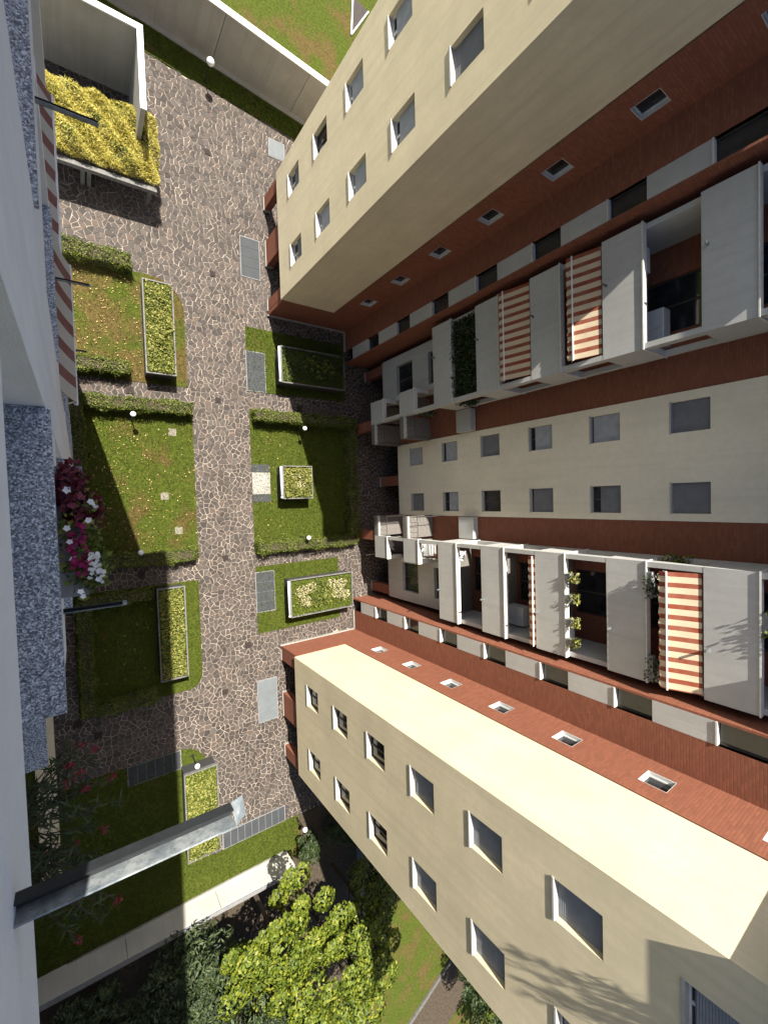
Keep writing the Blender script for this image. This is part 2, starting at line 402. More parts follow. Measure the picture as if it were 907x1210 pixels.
# crazy paving: every stone its own irregular polygon between pale joints
def clip(poly, nx, ny, d):
    out = []
    for i in range(len(poly)):
        p = poly[i]; q = poly[(i + 1) % len(poly)]
        a = p[0] * nx + p[1] * ny - d; c = q[0] * nx + q[1] * ny - d
        if a <= 0: out.append(p)
        if (a < 0 < c) or (c < 0 < a):
            t = a / (a - c); out.append((p[0] + (q[0] - p[0]) * t, p[1] + (q[1] - p[1]) * t))
    return out
SP = 0.26
nx = int((PAVE[1] - PAVE[0]) / SP) + 1; ny = int((PAVE[3] - PAVE[2]) / SP) + 1
site = {}
for i in range(-2, nx + 2):
    for j in range(-2, ny + 2):
        site[i, j] = (PAVE[0] + (i + 0.5 + rnd.uniform(-0.5, 0.5)) * SP, PAVE[2] + (j + 0.5 + rnd.uniform(-0.5, 0.5)) * SP)
stones = []
for i in range(nx):
    for j in range(ny):
        sx, sy = site[i, j]
        if sy > 23.6 - 0.085 * (sx - 3.4) - 0.2: continue
        if sx > 13.4 and (sy < -8.9 or sy > 11.3): continue
        if sx < 3.6 and sy < -13.9: continue
        poly = [(sx - 1, sy - 1), (sx + 1, sy - 1), (sx + 1, sy + 1), (sx - 1, sy + 1)]
        for di in (-2, -1, 0, 1, 2):
            for dj in (-2, -1, 0, 1, 2):
                if di == 0 and dj == 0: continue
                qx, qy = site[i + di, j + dj]
                ddx, ddy = qx - sx, qy - sy; l = math.hypot(ddx, ddy)
                if l < 1e-6: continue
                u_, v_ = ddx / l, ddy / l
                poly = clip(poly, u_, v_, u_ * sx + v_ * sy + l / 2 - 0.0125)
                if len(poly) < 3: break
            if len(poly) < 3: break
        if len(poly) < 3: continue
        area = 0.5 * abs(sum(poly[k][0] * poly[(k + 1) % len(poly)][1] - poly[(k + 1) % len(poly)][0] * poly[k][1] for k in range(len(poly))))
        if area < 0.006: continue
        if any(all(inside(q_, P) for q_ in poly) for P in LAWN.values()): continue
        d = math.sqrt(sx * sx + sy * sy + EYE * EYE)
        vis = area / (d * d) * (0.2 if (sx < 0.3 or sx > 15.5) else 1) * (0.5 if abs(sx - 6.9) > 1.7 else 1)
        stones.append((vis, poly))
stones.sort(key=lambda s: -s[0])
def rough_poly(p):
    cx = sum(q[0] for q in p) / len(p); cy = sum(q[1] for q in p) / len(p)
    return [(x + rnd.uniform(-0.012, 0.012), y + rnd.uniform(-0.012, 0.012)) for x, y in p]
for vis, poly in stones[:300]:
    b = MB(); b.prism(rough_poly(poly), 0.0, 0.016 + rnd.uniform(0, 0.012)); b.build('flagstone', M['stone'], paving)
b = MB()
for vis, poly in stones[300:]: b.prism(rough_poly(poly), 0.0, 0.016 + rnd.uniform(0, 0.012))
o = b.build('flagstones', M['stone'], paving); o['kind'] = 'stuff'

# grass blades and fallen leaves
def sample(poly, n):
    xs = [p[0] for p in poly]; ys = [p[1] for p in poly]; out = []
    while len(out) < n:
        p = (rnd.uniform(min(xs), max(xs)), rnd.uniform(min(ys), max(ys)))
        if inside(p, poly): out.append(p)
    return np.array(out)
def area(poly): return 0.5 * abs(sum(poly[k][0] * poly[(k + 1) % len(poly)][1] - poly[(k + 1) % len(poly)][0] * poly[k][1] for k in range(len(poly))))
pts = []
for key, poly, mt in lawn_defs:
    dens = {'lawn': 420, 'lawn_half': 300, 'lawn_dry': 150}[mt]
    pts.append(sample(poly, int(area(poly) * dens)))
P = np.concatenate(pts); P = np.column_stack([P, np.full(len(P), 0.07)])
v, f = leaves(P, 0.095, 0.3, 0.5, nrm=np.tile([1.0, 0, 0.35], (len(P), 1)))
o = link('grass', np_mesh('grass', v, f, M['grass']))
tag(o, 'short green grass blades covering the courtyard lawns', 'grass', kind='stuff')
pts = []
for key, n, x0, x1, y0, y1 in (('a', 300, -0.2, 3.0, 6.4, 11.6), ('b', 300, 0.2, 3.2, -2.6, 4.4), ('b', 90, 3.0, 5.3, -2.6, 4.0), ('g', 90, 8.6, 10.5, -2.4, 4.0), ('c', 60, 0, 3, -9, -5)):
    pts.append(np.column_stack([rng.uniform(x0, x1, n), rng.uniform(y0, y1, n), np.full(n, 0.1)]))
P = np.concatenate(pts)
v, f = leaves(P, 0.07, 0.75, 0.5)
o = link('fallen_leaves', np_mesh('fallen_leaves', v, f, M['fallen']))
tag(o, 'dry yellow fallen leaves scattered over the patchy lawns', 'fallen leaves', kind='stuff')

# ------------------------------------------------------------------ the U-shaped block of flats opposite
MID = 1.13
flats = thing('apartment_building', 'cream stucco and red brick block of flats with stacked grey balconies and two long wings', 'building', (17.65, MID, 0))

def facemap(face, c):
    """(u, z, depth) -> world, for a wall at plane c; depth runs into the wall."""
    if face == '-X': return lambda u, z, d: (c + d, u, z)
    if face == '+X': return lambda u, z, d: (c - d, u, z)
    if face == '+Y': return lambda u, z, d: (u, c - d, z)
    if face == '-Y': return lambda u, z, d: (u, c + d, z)
def wall_mesh(name, face, c, u0, u1, z0, z1, holes, depth, mt, parent):
    P = facemap(face, c); b = MB()
    us = sorted({u0, u1, *[h[0] for h in holes], *[h[1] for h in holes]}); zs = sorted({z0, z1, *[h[2] for h in holes], *[h[3] for h in holes]})
    for i in range(len(us) - 1):
        for j in range(len(zs) - 1):
            uc = (us[i] + us[i + 1]) / 2; zc = (zs[j] + zs[j + 1]) / 2
            if any(h[0] < uc < h[1] and h[2] < zc < h[3] for h in holes): continue
            b.quad(P(us[i], zs[j], 0), P(us[i + 1], zs[j], 0), P(us[i + 1], zs[j + 1], 0), P(us[i], zs[j + 1], 0))
    for a0, a1, b0, b1 in holes:
        for (p, q) in (((a0, b0), (a1, b0)), ((a1, b0), (a1, b1)), ((a1, b1), (a0, b1)), ((a0, b1), (a0, b0))):
            b.quad(P(p[0], p[1], 0), P(q[0], q[1], 0), P(q[0], q[1], depth), P(p[0], p[1], depth))
    return b.build(name, mt, parent)
ROT = {'-X': -math.pi / 2, '+Y': math.pi, '-Y': 0.0, '+X': math.pi / 2}
_wc = {}
def window(parent, face, c, u0, u1, z0, z1, depth, blind=0.0, bm='blind_grey', sill=True, lining=None, frame='frame', proud=0.036):
    """A window in a wall opening: frame with mullion, pane, roller blind and sill (local x along, y in, z up)."""
    w, h = u1 - u0, z1 - z0
    key = (round(w, 3), round(h, 3), round(depth, 3), frame, lining)
    if key not in _wc:
        b = MB(); t = 0.055; y0, y1 = depth - 0.07, depth + 0.005
        b.box(-w / 2, -w / 2 + t, y0, y1, 0, h); b.box(w / 2 - t, w / 2, y0, y1, 0, h)
        b.box(-w / 2 + t, w / 2 - t, y0, y1, 0, t); b.box(-w / 2 + t, w / 2 - t, y0, y1, h - t, h)
        if w > 0.9: b.box(-0.035, 0.035, y0 + 0.004, y1, t, h - t)
        if lining:
            e = 0.02
            b.box(-w / 2 + 0.002, -w / 2 + e, 0.003, y0, 0.002, h - 0.002, 1); b.box(w / 2 - e, w / 2 - 0.002, 0.003, y0, 0.002, h - 0.002, 1)
            b.box(-w / 2 + e, w / 2 - e, 0.003, y0, 0.002, e, 1); b.box(-w / 2 + e, w / 2 - e, 0.003, y0, h - e, h - 0.002, 1)
        mf = b.mesh('window', [M[frame], M[lining or 'frame']])
        p = MB(); p.box(-w / 2 + 0.01, w / 2 - 0.01, depth - 0.03, depth - 0.012, 0.01, h - 0.01)
        mp = p.mesh('pane', M['glass'])
        s = MB(); s.box(-w / 2 - 0.03, w / 2 + 0.03, -proud, depth - 0.06, -0.045, 0.012)
        _wc[key] = (mf, mp, s.mesh('sill', M['sill']))
    mf, mp, ms = _wc[key]
    P = facemap(face, c)
    root = link('window', mf, parent); root.matrix_parent_inverse = Matrix.Translation(-Vector(parent.location))
    root.location = P((u0 + u1) / 2, z0, 0); root.rotation_euler = (0, 0, ROT[face])
    def sub(name, me):
        o = bpy.data.objects.new(name, me); COL.objects.link(o); o.parent = root; return o
    sub('pane', mp)
    if sill: sub('sill', ms)
    if blind > 0.01:
        k2 = ('b', round(w, 3), round(h, 3), round(depth, 3), round(blind, 2), bm)
        if k2 not in _wc:
            b = MB(); zb = h * (1 - blind); z = h; y = depth - 0.085
            while z > zb + 0.01:
                zn = max(zb, z - 0.055)
                b.quad((-w / 2 + 0.012, y, z), (w / 2 - 0.012, y, z), (w / 2 - 0.012, y - 0.014, zn + 0.012), (-w / 2 + 0.012, y - 0.014, zn + 0.012))
                b.quad((-w / 2 + 0.012, y - 0.014, zn + 0.012), (w / 2 - 0.012, y - 0.014, zn + 0.012), (w / 2 - 0.012, y, zn), (-w / 2 + 0.012, y, zn))
                z = zn
            _wc[k2] = b.mesh('blind', M[bm])
        sub('blind', _wc[k2])
    return root

def side(s):
    V = lambda v: MID + s * v
    inner = '+Y' if s < 0 else '-Y'
    U = lambda a, b: (min(V(a), V(b)), max(V(a), V(b)))
    # wing, face to the courtyard (-X)
    cols = [(11.235, 12.355), (14.81, 15.93)] if True else []
    holes = []; jobs = []
    for ci, (a, b) in enumerate(cols):
        for k in range(7):
            u0, u1 = U(a, b); z0 = 3.98 + 3 * k
            holes.append((u0, u1, z0, z0 + 1.3)); jobs.append((ci, k, u0, u1, z0, z0 + 1.3))
    u0, u1 = U(10.12, 17.04)
    wall_mesh('cream_wall', '-X', 9.74, u0, u1, 2.4, 23.9, holes, 0.26, M['cream'], flats)
    for ci, k, a, b, c, d in jobs:
        if s < 0:
            bl, bm = ((0, 'blind_grey') if k < 3 else (1.0 if (k + ci) % 3 else 0.9, 'blind_mid'))
        else:
            bl, bm = [(0.6, 'blind_grey'), (0.12, 'blind_grey'), (0.84, 'blind_light'), (0.8, 'blind_light'), (0.96, 'blind_grey'), (1, 'blind_grey'), (1, 'blind_grey')][(k + (1 if ci == 0 and k == 1 else 0)) % 7]
        window(flats, '-X', 9.74, a, b, c, d, 0.26, bl, bm, frame='darkframe' if bl < 0.5 else 'frame')
    # wing, cream end return towards the centre
    b = MB(); P = facemap(inner, V(10.12))
    b.quad(P(9.74, 2.4, 0), P(13.1, 2.4, 0), P(13.1, 23.9, 0), P(9.74, 23.9, 0)); b.quad(P(13.1, 2.4, 0), P(13.1, 23.9, 0), P(13.1, 23.9, 0.03), P(13.1, 2.4, 0.03))
    b.build('cream_wall', M['cream'], flats)
    # outer long side and back of the wing
    b = MB(); yo = V(17.04)
    b.quad((9.74, yo, 2.4), (26, yo, 2.4), (26, yo, 23.9), (9.74, yo, 23.9)); b.build('cream_wall', M['cream'], flats)
    # brick return with small square windows
    holes = []; k = 0
    for k in range(7): holes.append((13.78, 14.5, 4.24 + 3 * k, 5.06 + 3 * k))
    wall_mesh('brick_wall', inner, V(10.09), 13.1, 15.15, 2.4, 23.9, holes, 0.2, M['brick'], flats)
    for k, h in enumerate(holes): window(flats, inner, V(10.09), *h, 0.2, 0, 'blind_grey', False, 'frame')
    b = MB(); ya, yb = U(10.10, 10.35); b.box(9.86, 15.15, ya, yb, 0.0, 2.398); b.build('brick_wall', M['brick'], flats)
    b = MB(); ya, yb = U(10.04, 10.10); b.box(9.8, 15.12, ya, yb, 0.0, 0.2); b.build('plinth', M['concrete'], flats)
    # brick wall facing the courtyard beside the stair window strip
    ya, yb = U(8.78, 10.09)
    b = MB(); b.quad((15.15, ya, 0), (15.15, yb, 0), (15.15, yb, 23.9), (15.15, ya, 23.9)); b.build('brick_wall', M['brick'], flats)
    b = MB(); b.box(15.09, 15.148, ya, yb - 0.001, 0, 0.2); b.build('plinth', M['concrete'], flats)
    # stair strip: panels and windows
    ya, yb = U(8.06, 8.78)
    for k in range(-1, 8):
        z0 = 2.84 + 3 * k; zt = min(z0 + 3, 23.9)
        if k >= 0:
            z1 = min(z0 + 1.26, 23.9)
            r = MB(); r.box(15.33, 15.39, ya + 0.0, yb, z0 + 0.045, z1)
            r.box(15.30, 15.34, ya, ya + 0.05, z0 + 0.045, z1); r.box(15.30, 15.34, yb - 0.05, yb, z0 + 0.045, z1)
            w_ = r.build('window', M['darkframe'], flats)
            q = MB(); q.box(15.315, 15.328, ya + 0.05, yb - 0.05, z0 + 0.05, z1 - 0.03); link('pane', q.mesh('pane', M['glass']), w_)
            q = MB(); q.box(15.11, 15.35, ya, yb, z0, z0 + 0.045); link('sill', q.mesh('sill', M['coping']), w_)
            for ch in w_.children: ch.matrix_parent_inverse = Matrix.Identity(4)
        p0 = max(0.0, z0 + 1.26); p1 = zt
        if p1 - p0 > 0.1:
            p = MB(); p.box(15.145, 15.4, ya, yb, p0, p1); p.build('wall_panel', M['grey'], flats)
    # brick return next to the balconies
    b = MB(); yb_ = V(8.06); y2 = V(8.0)
    b.box(15.15, 17.8, *U(7.98, 8.06), 0, 23.9); b.build('brick_wall', M['brick'], flats)
    # balcony stack
    for k in range(2, 8):
        z0 = 2.42 + 3 * k; z1 = z0 + 1.34
        if z0 > 23.5: break
        p = MB(); p.box(15.55, 15.75, *U(3.55, 7.68), z0, z1); pn = p.build('balcony_panel', M['grey'], flats)
        q = MB(); q.box(15.508, 15.78, *U(3.52, 7.70), z1, z1 + 0.04); c_ = q.build('coping', M['coping'], None); c_.parent = pn
        vz = 6.08
        q = MB(); q.box(15.28, 15.56, *U(vz - 0.03, vz + 0.03), z0 + 0.14, z0 + 0.15); q.box(15.28, 15.56, *U(vz - 0.03, vz - 0.022), z0 + 0.15, z0 + 0.2); q.box(15.28, 15.56, *U(vz + 0.022, vz + 0.03), z0 + 0.15, z0 + 0.2)
        c_ = q.build('drain_spout', M['zinc'], None); c_.parent = pn
        p = MB(); p.box(15.75, 17.3, *U(3.55, 3.74), z0, z1); pn = p.build('balcony_panel', M['grey'], flats)
        q = MB(); q.box(15.78, 17.32, *U(3.52, 3.76), z1, z1 + 0.04); c_ = q.build('coping', M['coping'], None); c_.parent = pn
        p = MB(); p.box(15.75, 17.6, *U(3.74, 7.5), z0 + 0.2, z0 + 0.48); p.build('balcony_floor', M['floor'], flats)
    for k in (0, 1):
        z0 = 2.42 + 3 * k; z1 = z0 + 1.34
        p = MB(); p.box(15.55, 15.75, *U(3.55, 4.93), z0, z1); pn = p.build('balcony_panel', M['grey'], flats)
        q = MB(); q.box(15.508, 15.78, *U(3.52, 4.96), z1, z1 + 0.04); c_ = q.build('coping', M['coping'], None); c_.parent = pn
        p = MB(); p.box(15.75, 16.6, *U(4.75, 4.93), z0, z1); pn = p.build('balcony_panel', M['grey'], flats)
        q = MB(); q.box(15.78, 16.6, *U(4.72, 4.96), z1, z1 + 0.04); c_ = q.build('coping', M['coping'], None); c_.parent = pn
        p = MB()
        p = MB(); p.box(15.75, 17.6, *U(3.72, 4.75), z0 + 0.05, z0 + 0.33); p.build('balcony_floor', M['floor'], flats)
    p = MB(); p.box(15.556, 15.93, *U(3.556, 3.736), 2.45, 23.85); p.build('corner_post', M['grey'], flats)
    p = MB(); p.box(17.05, 17.296, *U(3.556, 3.736), 8.42, 23.85); p.build('corner_post', M['grey'], flats)
    p = MB(); p.box(17.2, 17.6, *U(2.32, 3.5), 8.35, 9.4); p.build('parapet', M['grey'], flats)
    for z0 in (2.42, 5.42):
        p = MB(); p.box(15.55, 17.6, *U(2.27, 3.548), z0, z0 + 0.33); p.build('balcony_floor', M['floor'], flats)
        p = MB(); p.box(15.552, 15.68, *U(2.272, 3.546), z0 + 0.331, z0 + 0.48); p.build('kerb', M['grey'], flats)
        p = MB(); p.tube([(15.6, V(3.5), z0 + 1.3), (15.6, V(2.3), z0 + 1.3), (17.55, V(2.3), z0 + 1.3)], 0.02, 6)
        for i in range(5): p.tube([(15.6, V(2.3 + i * 0.29), z0 + 0.33), (15.6, V(2.3 + i * 0.29), z0 + 1.3)], 0.01, 5)
        for i in range(1, 9): p.tube([(15.6 + i * 0.24, V(2.3), z0 + 0.33), (15.6 + i * 0.24, V(2.3), z0 + 1.3)], 0.01, 5)
        p.build('railing', M['darkframe'], flats)
    p = MB(); p.box(15.76, 17.6, *U(7.5, 7.68), 8.42, 23.9); p.build('end_wall', M['grey'], flats)
        # grey recessed wall below the full-width balconies
    ga, gb = U(4.93, 7.66); ha, hb = U(5.25, 7.05)
    holes = [(ha, hb, 3.85, 5.42), (ha, hb, 6.85, 8.3)]
    wall_mesh('recessed_wall', '-X', 16.6, ga, gb, 2.4, 8.42, holes, 0.3, M['grey'], flats)
    for h in holes: window(flats, '-X', 16.6, *h, 0.3, 0, 'blind_grey', False, None, 'darkframe')
    p = MB(); p.quad((16.6, V(4.94), 2.4), (17.6, V(4.94), 2.4), (17.6, V(4.94), 8.42), (16.6, V(4.94), 8.42)); p.build('recessed_wall', M['grey'], flats)
    p = MB(); p.box(16.62, 17.6, *U(4.95, 7.66), 2.3, 2.395); p.build('soffit', M['concrete'], flats)
    # back wall of the loggias, brick, with tall doors
    a0, a1 = U(2.3, 8.0); holes = []
    d0, d1 = U(4.5, 6.4)
    for k in range(2, 7): holes.append((d0, d1, 2.95 + 3 * k, 5.1 + 3 * k))
    wall_mesh('brick_wall', '-X', 17.65, a0, a1, 2.4, 23.9, holes, 0.18, M['brick'], flats)
    for i, h in enumerate(holes): window(flats, '-X', 17.65, *h, 0.18, (0.0, 0.5, 0.3, 0.0, 0.7)[i] if s > 0 else (0.2, 0, 0, 0.6, 0.4)[i], 'blind_grey', False, None, 'darkframe')
    # pillars
    for (v0, v1, xo) in ((3.25, 3.86, 0), (7.0, 7.6, 1.1)):
        p = MB(); p.box(15.6 + xo, 15.98 + xo, *U(v0, v1), 0, 2.41); p.box(15.57 + xo, 16.01 + xo, *U(v0 - 0.03, v1 + 0.03), 0, 0.2, 1); p.build('pillar', [M['brick'], M['concrete']], flats)
    for (v0, v1) in ((10.36, 10.95), (13.0, 14.45), (16.3, 17.0)):
        p = MB(); p.box(9.85, 10.25, *U(v0, v1), 0, 2.41); p.box(9.81, 10.29, *U(v0 - 0.03, v1 + 0.03), 0, 0.2, 1); p.build('pillar', [M['brick'], M['concrete']], flats)
    p = MB(); p.box(9.76, 26, *U(10.13, 17.02), 2.402, 2.55); p.build('soffit', M['concrete'], flats)
    p = MB(); p.box(13.3, 13.5, *U(10.36, 17.0), 0, 2.41); p.build('brick_wall', M['brick'], flats)
    p = MB(); p.box(9.33, 26, *U(9.45, 17.6), 23.9, 24.05); p.build('roof', M['roof'], flats)
    p = MB(); p.box(14.93, 15.199, *U(5.33, 9.449), 23.9, 24.05); p.build('eave', M['roof'], flats)

for s in (-1, 1): side(s)
# centre bay
holes = []; jobs = []
for ci, vc in enumerate((-1.475, 1.42)):
    for k in range(7):
        h = (MID + vc - 0.55, MID + vc + 0.55, 3.76 + 3 * k, 4.96 + 3 * k); holes.append(h); jobs.append((ci, k, h))
wall_mesh('cream_wall', '-X', 17.62, MID - 2.3, MID + 2.3, 2.4, 23.9, holes, 0.2, M['centre'], flats)
for ci, k, h in jobs:
    bl = [[(1, 'blind_grey'), (0.7, 'blind_light'), (0.05, 'blind_grey'), (0.92, 'blind_grey'), (0.72, 'blind_grey'), (1, 'blind_grey'), (1, 'blind_grey')],
          [(1, 'blind_light'), (0.85, 'blind_light'), (1, 'blind_grey'), (0.8, 'blind_light'), (0.94, 'blind_light'), (1, 'blind_grey'), (1, 'blind_grey')]][ci][k]
    window(flats, '-X', 17.62, *h, 0.2, bl[0], bl[1], True, None, 'darkframe', 0.03)
for s in (-1, 1):
    p = MB(); y_ = MID + s * 2.3; p.quad((17.62, y_, 2.4), (17.65, y_, 2.4), (17.65, y_, 23.9), (17.62, y_, 23.9)); p.build('cream_wall', M['centre'], flats)
p = MB(); p.box(17.75, 18.2, MID - 0.33, MID + 0.33, 0, 2.41); p.box(17.72, 18.23, MID - 0.36, MID + 0.36, 0, 0.2, 1); p.build('pillar', [M['brick'], M['concrete']], flats)
p = MB(); p.box(17.66, 26, MID - 8.0, MID + 8.0, 2.402, 2.55); p.build('soffit', M['concrete'], flats)
p = MB(); p.box(20.0, 20.3, MID - 17, MID + 17, 0, 2.4); p.build('brick_wall', M['brick'], flats)
p = MB(); p.box(15.2, 26, MID - 9.44, MID + 9.44, 23.91, 24.04); p.build('roof', M['roof'], flats)
p = MB(); p.box(25.8, 26, MID - 17.0, MID + 17.0, 0, 23.89); p.build('cream_wall', M['cream'], flats)
for s in (-1, 1):
    p = MB(); p.box(17.8, 26, *sorted((MID + s * 7.98, MID + s * 8.06)), 0, 2.4); p.build('brick_wall', M['brick'], flats)

# ------------------------------------------------------------------ the block the picture is taken from
own = thing('apartment_building', 'pale plastered facade with blue granite window sills and steel water spouts', 'building', (-0.122, 0, 0))
FX = -0.122
def ownbox(name, x0, x1, y0, y1, z0, z1, m): b = MB(); b.box(x0, x1, y0, y1, z0, z1); return b.build(name, m, own)
Z = lambda h: EYE - h
ownbox('parapet', FX - 0.25, FX, -34, 11.2, Z(1.23), 25.3, M['own'])
ownbox('parapet_base', FX - 3.0, FX - 0.251, -34, 11.2, Z(1.23), Z(0.95), M['own'])
ownbox('upper_wall', -9, FX - 2.4, -34, 11.2, 17.0, 25.2, M['own'])
ownbox('rear_wall', -9, -2.0, -1.25, 7.6, 0, Z(1.26), M['own'])
ownbox('rear_wall', -9, -2.7, -34, -1.251, 0, Z(1.26), M['own'])
ownbox('end_wall', -1.999, FX - 0.02, 7.201, 7.6, 0, Z(1.24), M['own'])
# plaster wall with loggia openings, north of the stair bay
openY = [(-1.13, 0.54), (1.6, 4.9), (5.6, 7.19)]
for st in range(0, 8):
    h0 = 1.23 + 3 * st            # underside of the floor above
    h1 = h0 + 1.72                # sill
    h2 = h0 + 3.0
    zt, zs_, zb = Z(h0) - 0.001, Z(h1), max(0.0, Z(h2))
    ed = [-1.15] + [y for o_ in openY for y in o_] + [7.6]
    low = st > 0
    for y0, y1 in (((0.54, 1.6), (3.25, 3.42)) if low else ((0.54, 1.6), (4.9, 5.6))):
        ownbox('facade_pier', FX - 0.3, FX, y0, y1, zb, zt, M['own'])
    for y0, y1 in (((-1.13, 0.54), (1.6, 3.25)) if low else openY):
        ownbox('facade_panel', FX - 0.28, FX - 0.004, y0 + 0.001, y1 - 0.001, zb, zs_ - 0.03, M['own'])
        sl = ownbox('granite_sill', FX - 0.42, FX + 0.022, y0 + 0.003, y1 - 0.003, zs_ - 0.03, zs_ + 0.02, M['granite'])
    ownbox('floor_slab', -2.0, FX - 0.33, -1.25, 7.2, max(0.01, Z(h2)) - 0.0, max(0.01, Z(h2)) + 0.25, M['own'])
def spout(y, h):
    b = MB(); L = 0.375; w = 0.0155; z = Z(h); t = 0.004; x0 = FX - 0.06; x1 = FX + L
    b.box(x0, x1, y - w, y + w, z - t, z, 1)  # channel floor and the low side wall get the darker colour
    b.box(x0, x1, y - w, y - w + t, z, z + 0.041); b.box(x0, x1, y + w - t, y + w, z, z + 0.025, 1)
    # bent drip lip
    b.quad((x1, y - w, z + 0.041), (x1, y + w, z + 0.0), (x1 + 0.03, y + w, z - 0.012), (x1 + 0.03, y - w, z + 0.012))
    b.build('drain_spout', [M['zinc'], M['spout_dark']], own)
for y, h in ((-0.70, 1.0), (-0.77, 4.0), (2.92, 4.0), (2.94, 7.0), (-0.77, 7.0), (2.94, 10.0)): spout(y, h)
# plinth and little terrace at the foot of the facade
ownbox('plinth', -2.15, -1.4, -17.5, -9.3, 0, 0.35, M['cream'])
ownbox('side_return', -0.62, -0.42, -2.75, -2.2, Z(6.4), Z(5.951), M['own'])
ownbox('granite_sill', -0.62, -0.39, -2.8, -2.15, Z(5.95), Z(5.9), M['granite'])

# ------------------------------------------------------------------ garden walls
def wall_line(name, label, p0, p1, th, h, m, cm, ledge=None, nseg=2, ch=0.1, covh=0.06, cat='wall'):
    a = Vector((p0[0], p0[1], 0)); b_ = Vector((p1[0], p1[1], 0)); L = (b_ - a).length; ang = math.atan2(b_.y - a.y, b_.x - a.x)
    r = thing(name, label, cat, a); r.rotation_euler = (0, 0, ang)
    for i in range(nseg):
        q = MB(); q.box(L * i / nseg + (0.012 if i else 0), L * (i + 1) / nseg - (0.012 if i < nseg - 1 else 0), 0, th, -0.1, h)
        o = link('wall_panel', q.mesh('wall_panel', m)); o.parent = r
    q = MB(); q.box(-0.02, L + 0.02, -0.03, th + 0.03, h + 0.001, h + covh); o = link('coping', q.mesh('coping', cm)); o.parent = r
    if ledge:
        q = MB(); q.box(0, L, -ledge, -0.001, -0.1, 0.12); o = link('ledge', q.mesh('ledge', M['concrete'])); o.parent = r
    return r
wall_line('retaining_wall', 'tall grey concrete retaining wall holding up the raised lawn', (-2.0, 25.85), (21, 22.95), 0.3, 2.93, M['concrete'], M['coping'], 0.3, 5)
wall_line('garden_wall', 'long low pale garden wall along the lawn before the leafy trees', (9.75, -22.35), (-3.4, -22.15), -0.28, 1.5, M['whitewall'], M['darkcoping'], None, 3)
q = MB(); q.box(-3.3, 9.7, -22.1, -21.9, -0.05, 0.16); o = q.build('kerb', M['concrete']); struct(o)
wl_ = thing('courtyard_wall', 'high grey concrete wall with sunlit top edges coloured white, turning a corner behind the golden shrubs', 'wall', (3.1, 20.8, 0))
q = MB(); q.box(-1.9, 3.0, 20.75, 20.95, 0, 3.8); q.build('wall_panel', M['concrete'], wl_)
q = MB(); q.box(3.0, 3.2, 17.4, 20.95, 0, 3.8); q.build('wall_panel', M['concrete'], wl_)
q = MB(); q.box(-1.9, 2.98, 20.72, 20.98, 3.801, 3.86); q.build('coping', M['white'], wl_)  # white colour stands in for sunlight on the top of the concrete wall
q = MB(); q.box(2.98, 3.22, 17.38, 20.98, 3.801, 3.862); q.build('coping', M['white'], wl_)
# raised lawn behind the retaining wall
q = MB(); q.prism([(-30, 30), (-30, 26.3), (-2, 26.2), (21, 23.3), (60, 20), (60, 70), (-30, 70)][::-1], 0.0, 2.8)
struct(q.build('raised_lawn', M['lawn_far']))
pw = thing('light_well', 'triangular light well with white frame and a dark plate for its shade in the raised lawn', 'light well', (15.2, 29.4, 2.8))
q = MB(); q.prism([(14.7, 28.0), (16.0, 30.1), (14.9, 30.4)], 2.805, 2.86); q.build('opening', M['well_shade'], pw)  # solid dark plate on the lawn, the pit's shade put into its colour
q = MB(); q.tube([(14.7, 28.0, 2.86), (14.9, 30.4, 2.86)], 0.05, 6); q.tube([(14.7, 28.0, 2.86), (16.0, 30.1, 2.86)], 0.05, 6); q.build('frame', M['white'], pw)

# ------------------------------------------------------------------ vent slabs, drains, hatches
def slabs(label, x0, x1, y0, y1, n, along, mats, group='grey vent slabs set flush in the paving'):
    r = thing('vent_cover', label, 'vent cover', ((x0 + x1) / 2, (y0 + y1) / 2, 0))
    q = MB(); q.box(x0 - 0.04, x1 + 0.04, y0 - 0.04, y1 + 0.04, 0.0, 0.05); q.build('frame', M['darkcoping'], r)
    for i in range(n):
        if along == 'y': a, b_ = y0 + (y1 - y0) * i / n, y0 + (y1 - y0) * (i + 1) / n; bx = (x0, x1, a + 0.012, b_ - 0.012)
        else: a, b_ = x0 + (x1 - x0) * i / n, x0 + (x1 - x0) * (i + 1) / n; bx = (a + 0.012, b_ - 0.012, y0, y1)
        q = MB(); q.box(*bx, 0.03, 0.065 + (i % 2) * 0.004); q.build('slab', M[mats[i % len(mats)]], r)
slabs('four dark grey slabs in the paving outside the sunlit cream wing', 8.37, 9.46, 13.24, 15.5, 4, 'y', ['slab'])
slabs('four dark grey slabs in the strip of lawn beside the shaded planter', 8.45, 9.54, 6.6, 8.88, 4, 'y', ['slab'])
r = thing('vent_cover', 'white square slab between two dark slabs on the square lawn', 'vent cover', (9.05, 1.1, 0))
for a, b_, mm in ((-0.02, 0.42, 'slab'), (0.44, 1.74, 'slab_white'), (1.76, 2.22, 'slab')):
    q = MB(); q.box(8.5, 9.6, a, b_, 0.02, 0.066); q.build('slab', M[mm], r)
slabs('four dark grey slabs at the path edge of the lawn with the white-flowering planter', 8.49, 9.6, -6.66, -4.27, 4, 'y', ['slab'])
slabs('pale grey slabs in the paving outside the shaded-window wing', 8.34, 9.5, -13.35, -10.85, 4, 'y', ['slab_pale'])
slabs('short pair of grey slabs by the foot of the retaining wall', 10.35, 11.3, 20.9, 21.9, 2, 'x', ['slab_pale'])
slabs('row of six dark slabs at the shaded edge of the big lawn', 1.48, 3.95, -14.42, -13.46, 6, 'x', ['slab'])
slabs('long row of grey slabs closing the end of the paved path', 5.98, 9.7, -19.98, -19.1, 9, 'x', ['slab'])
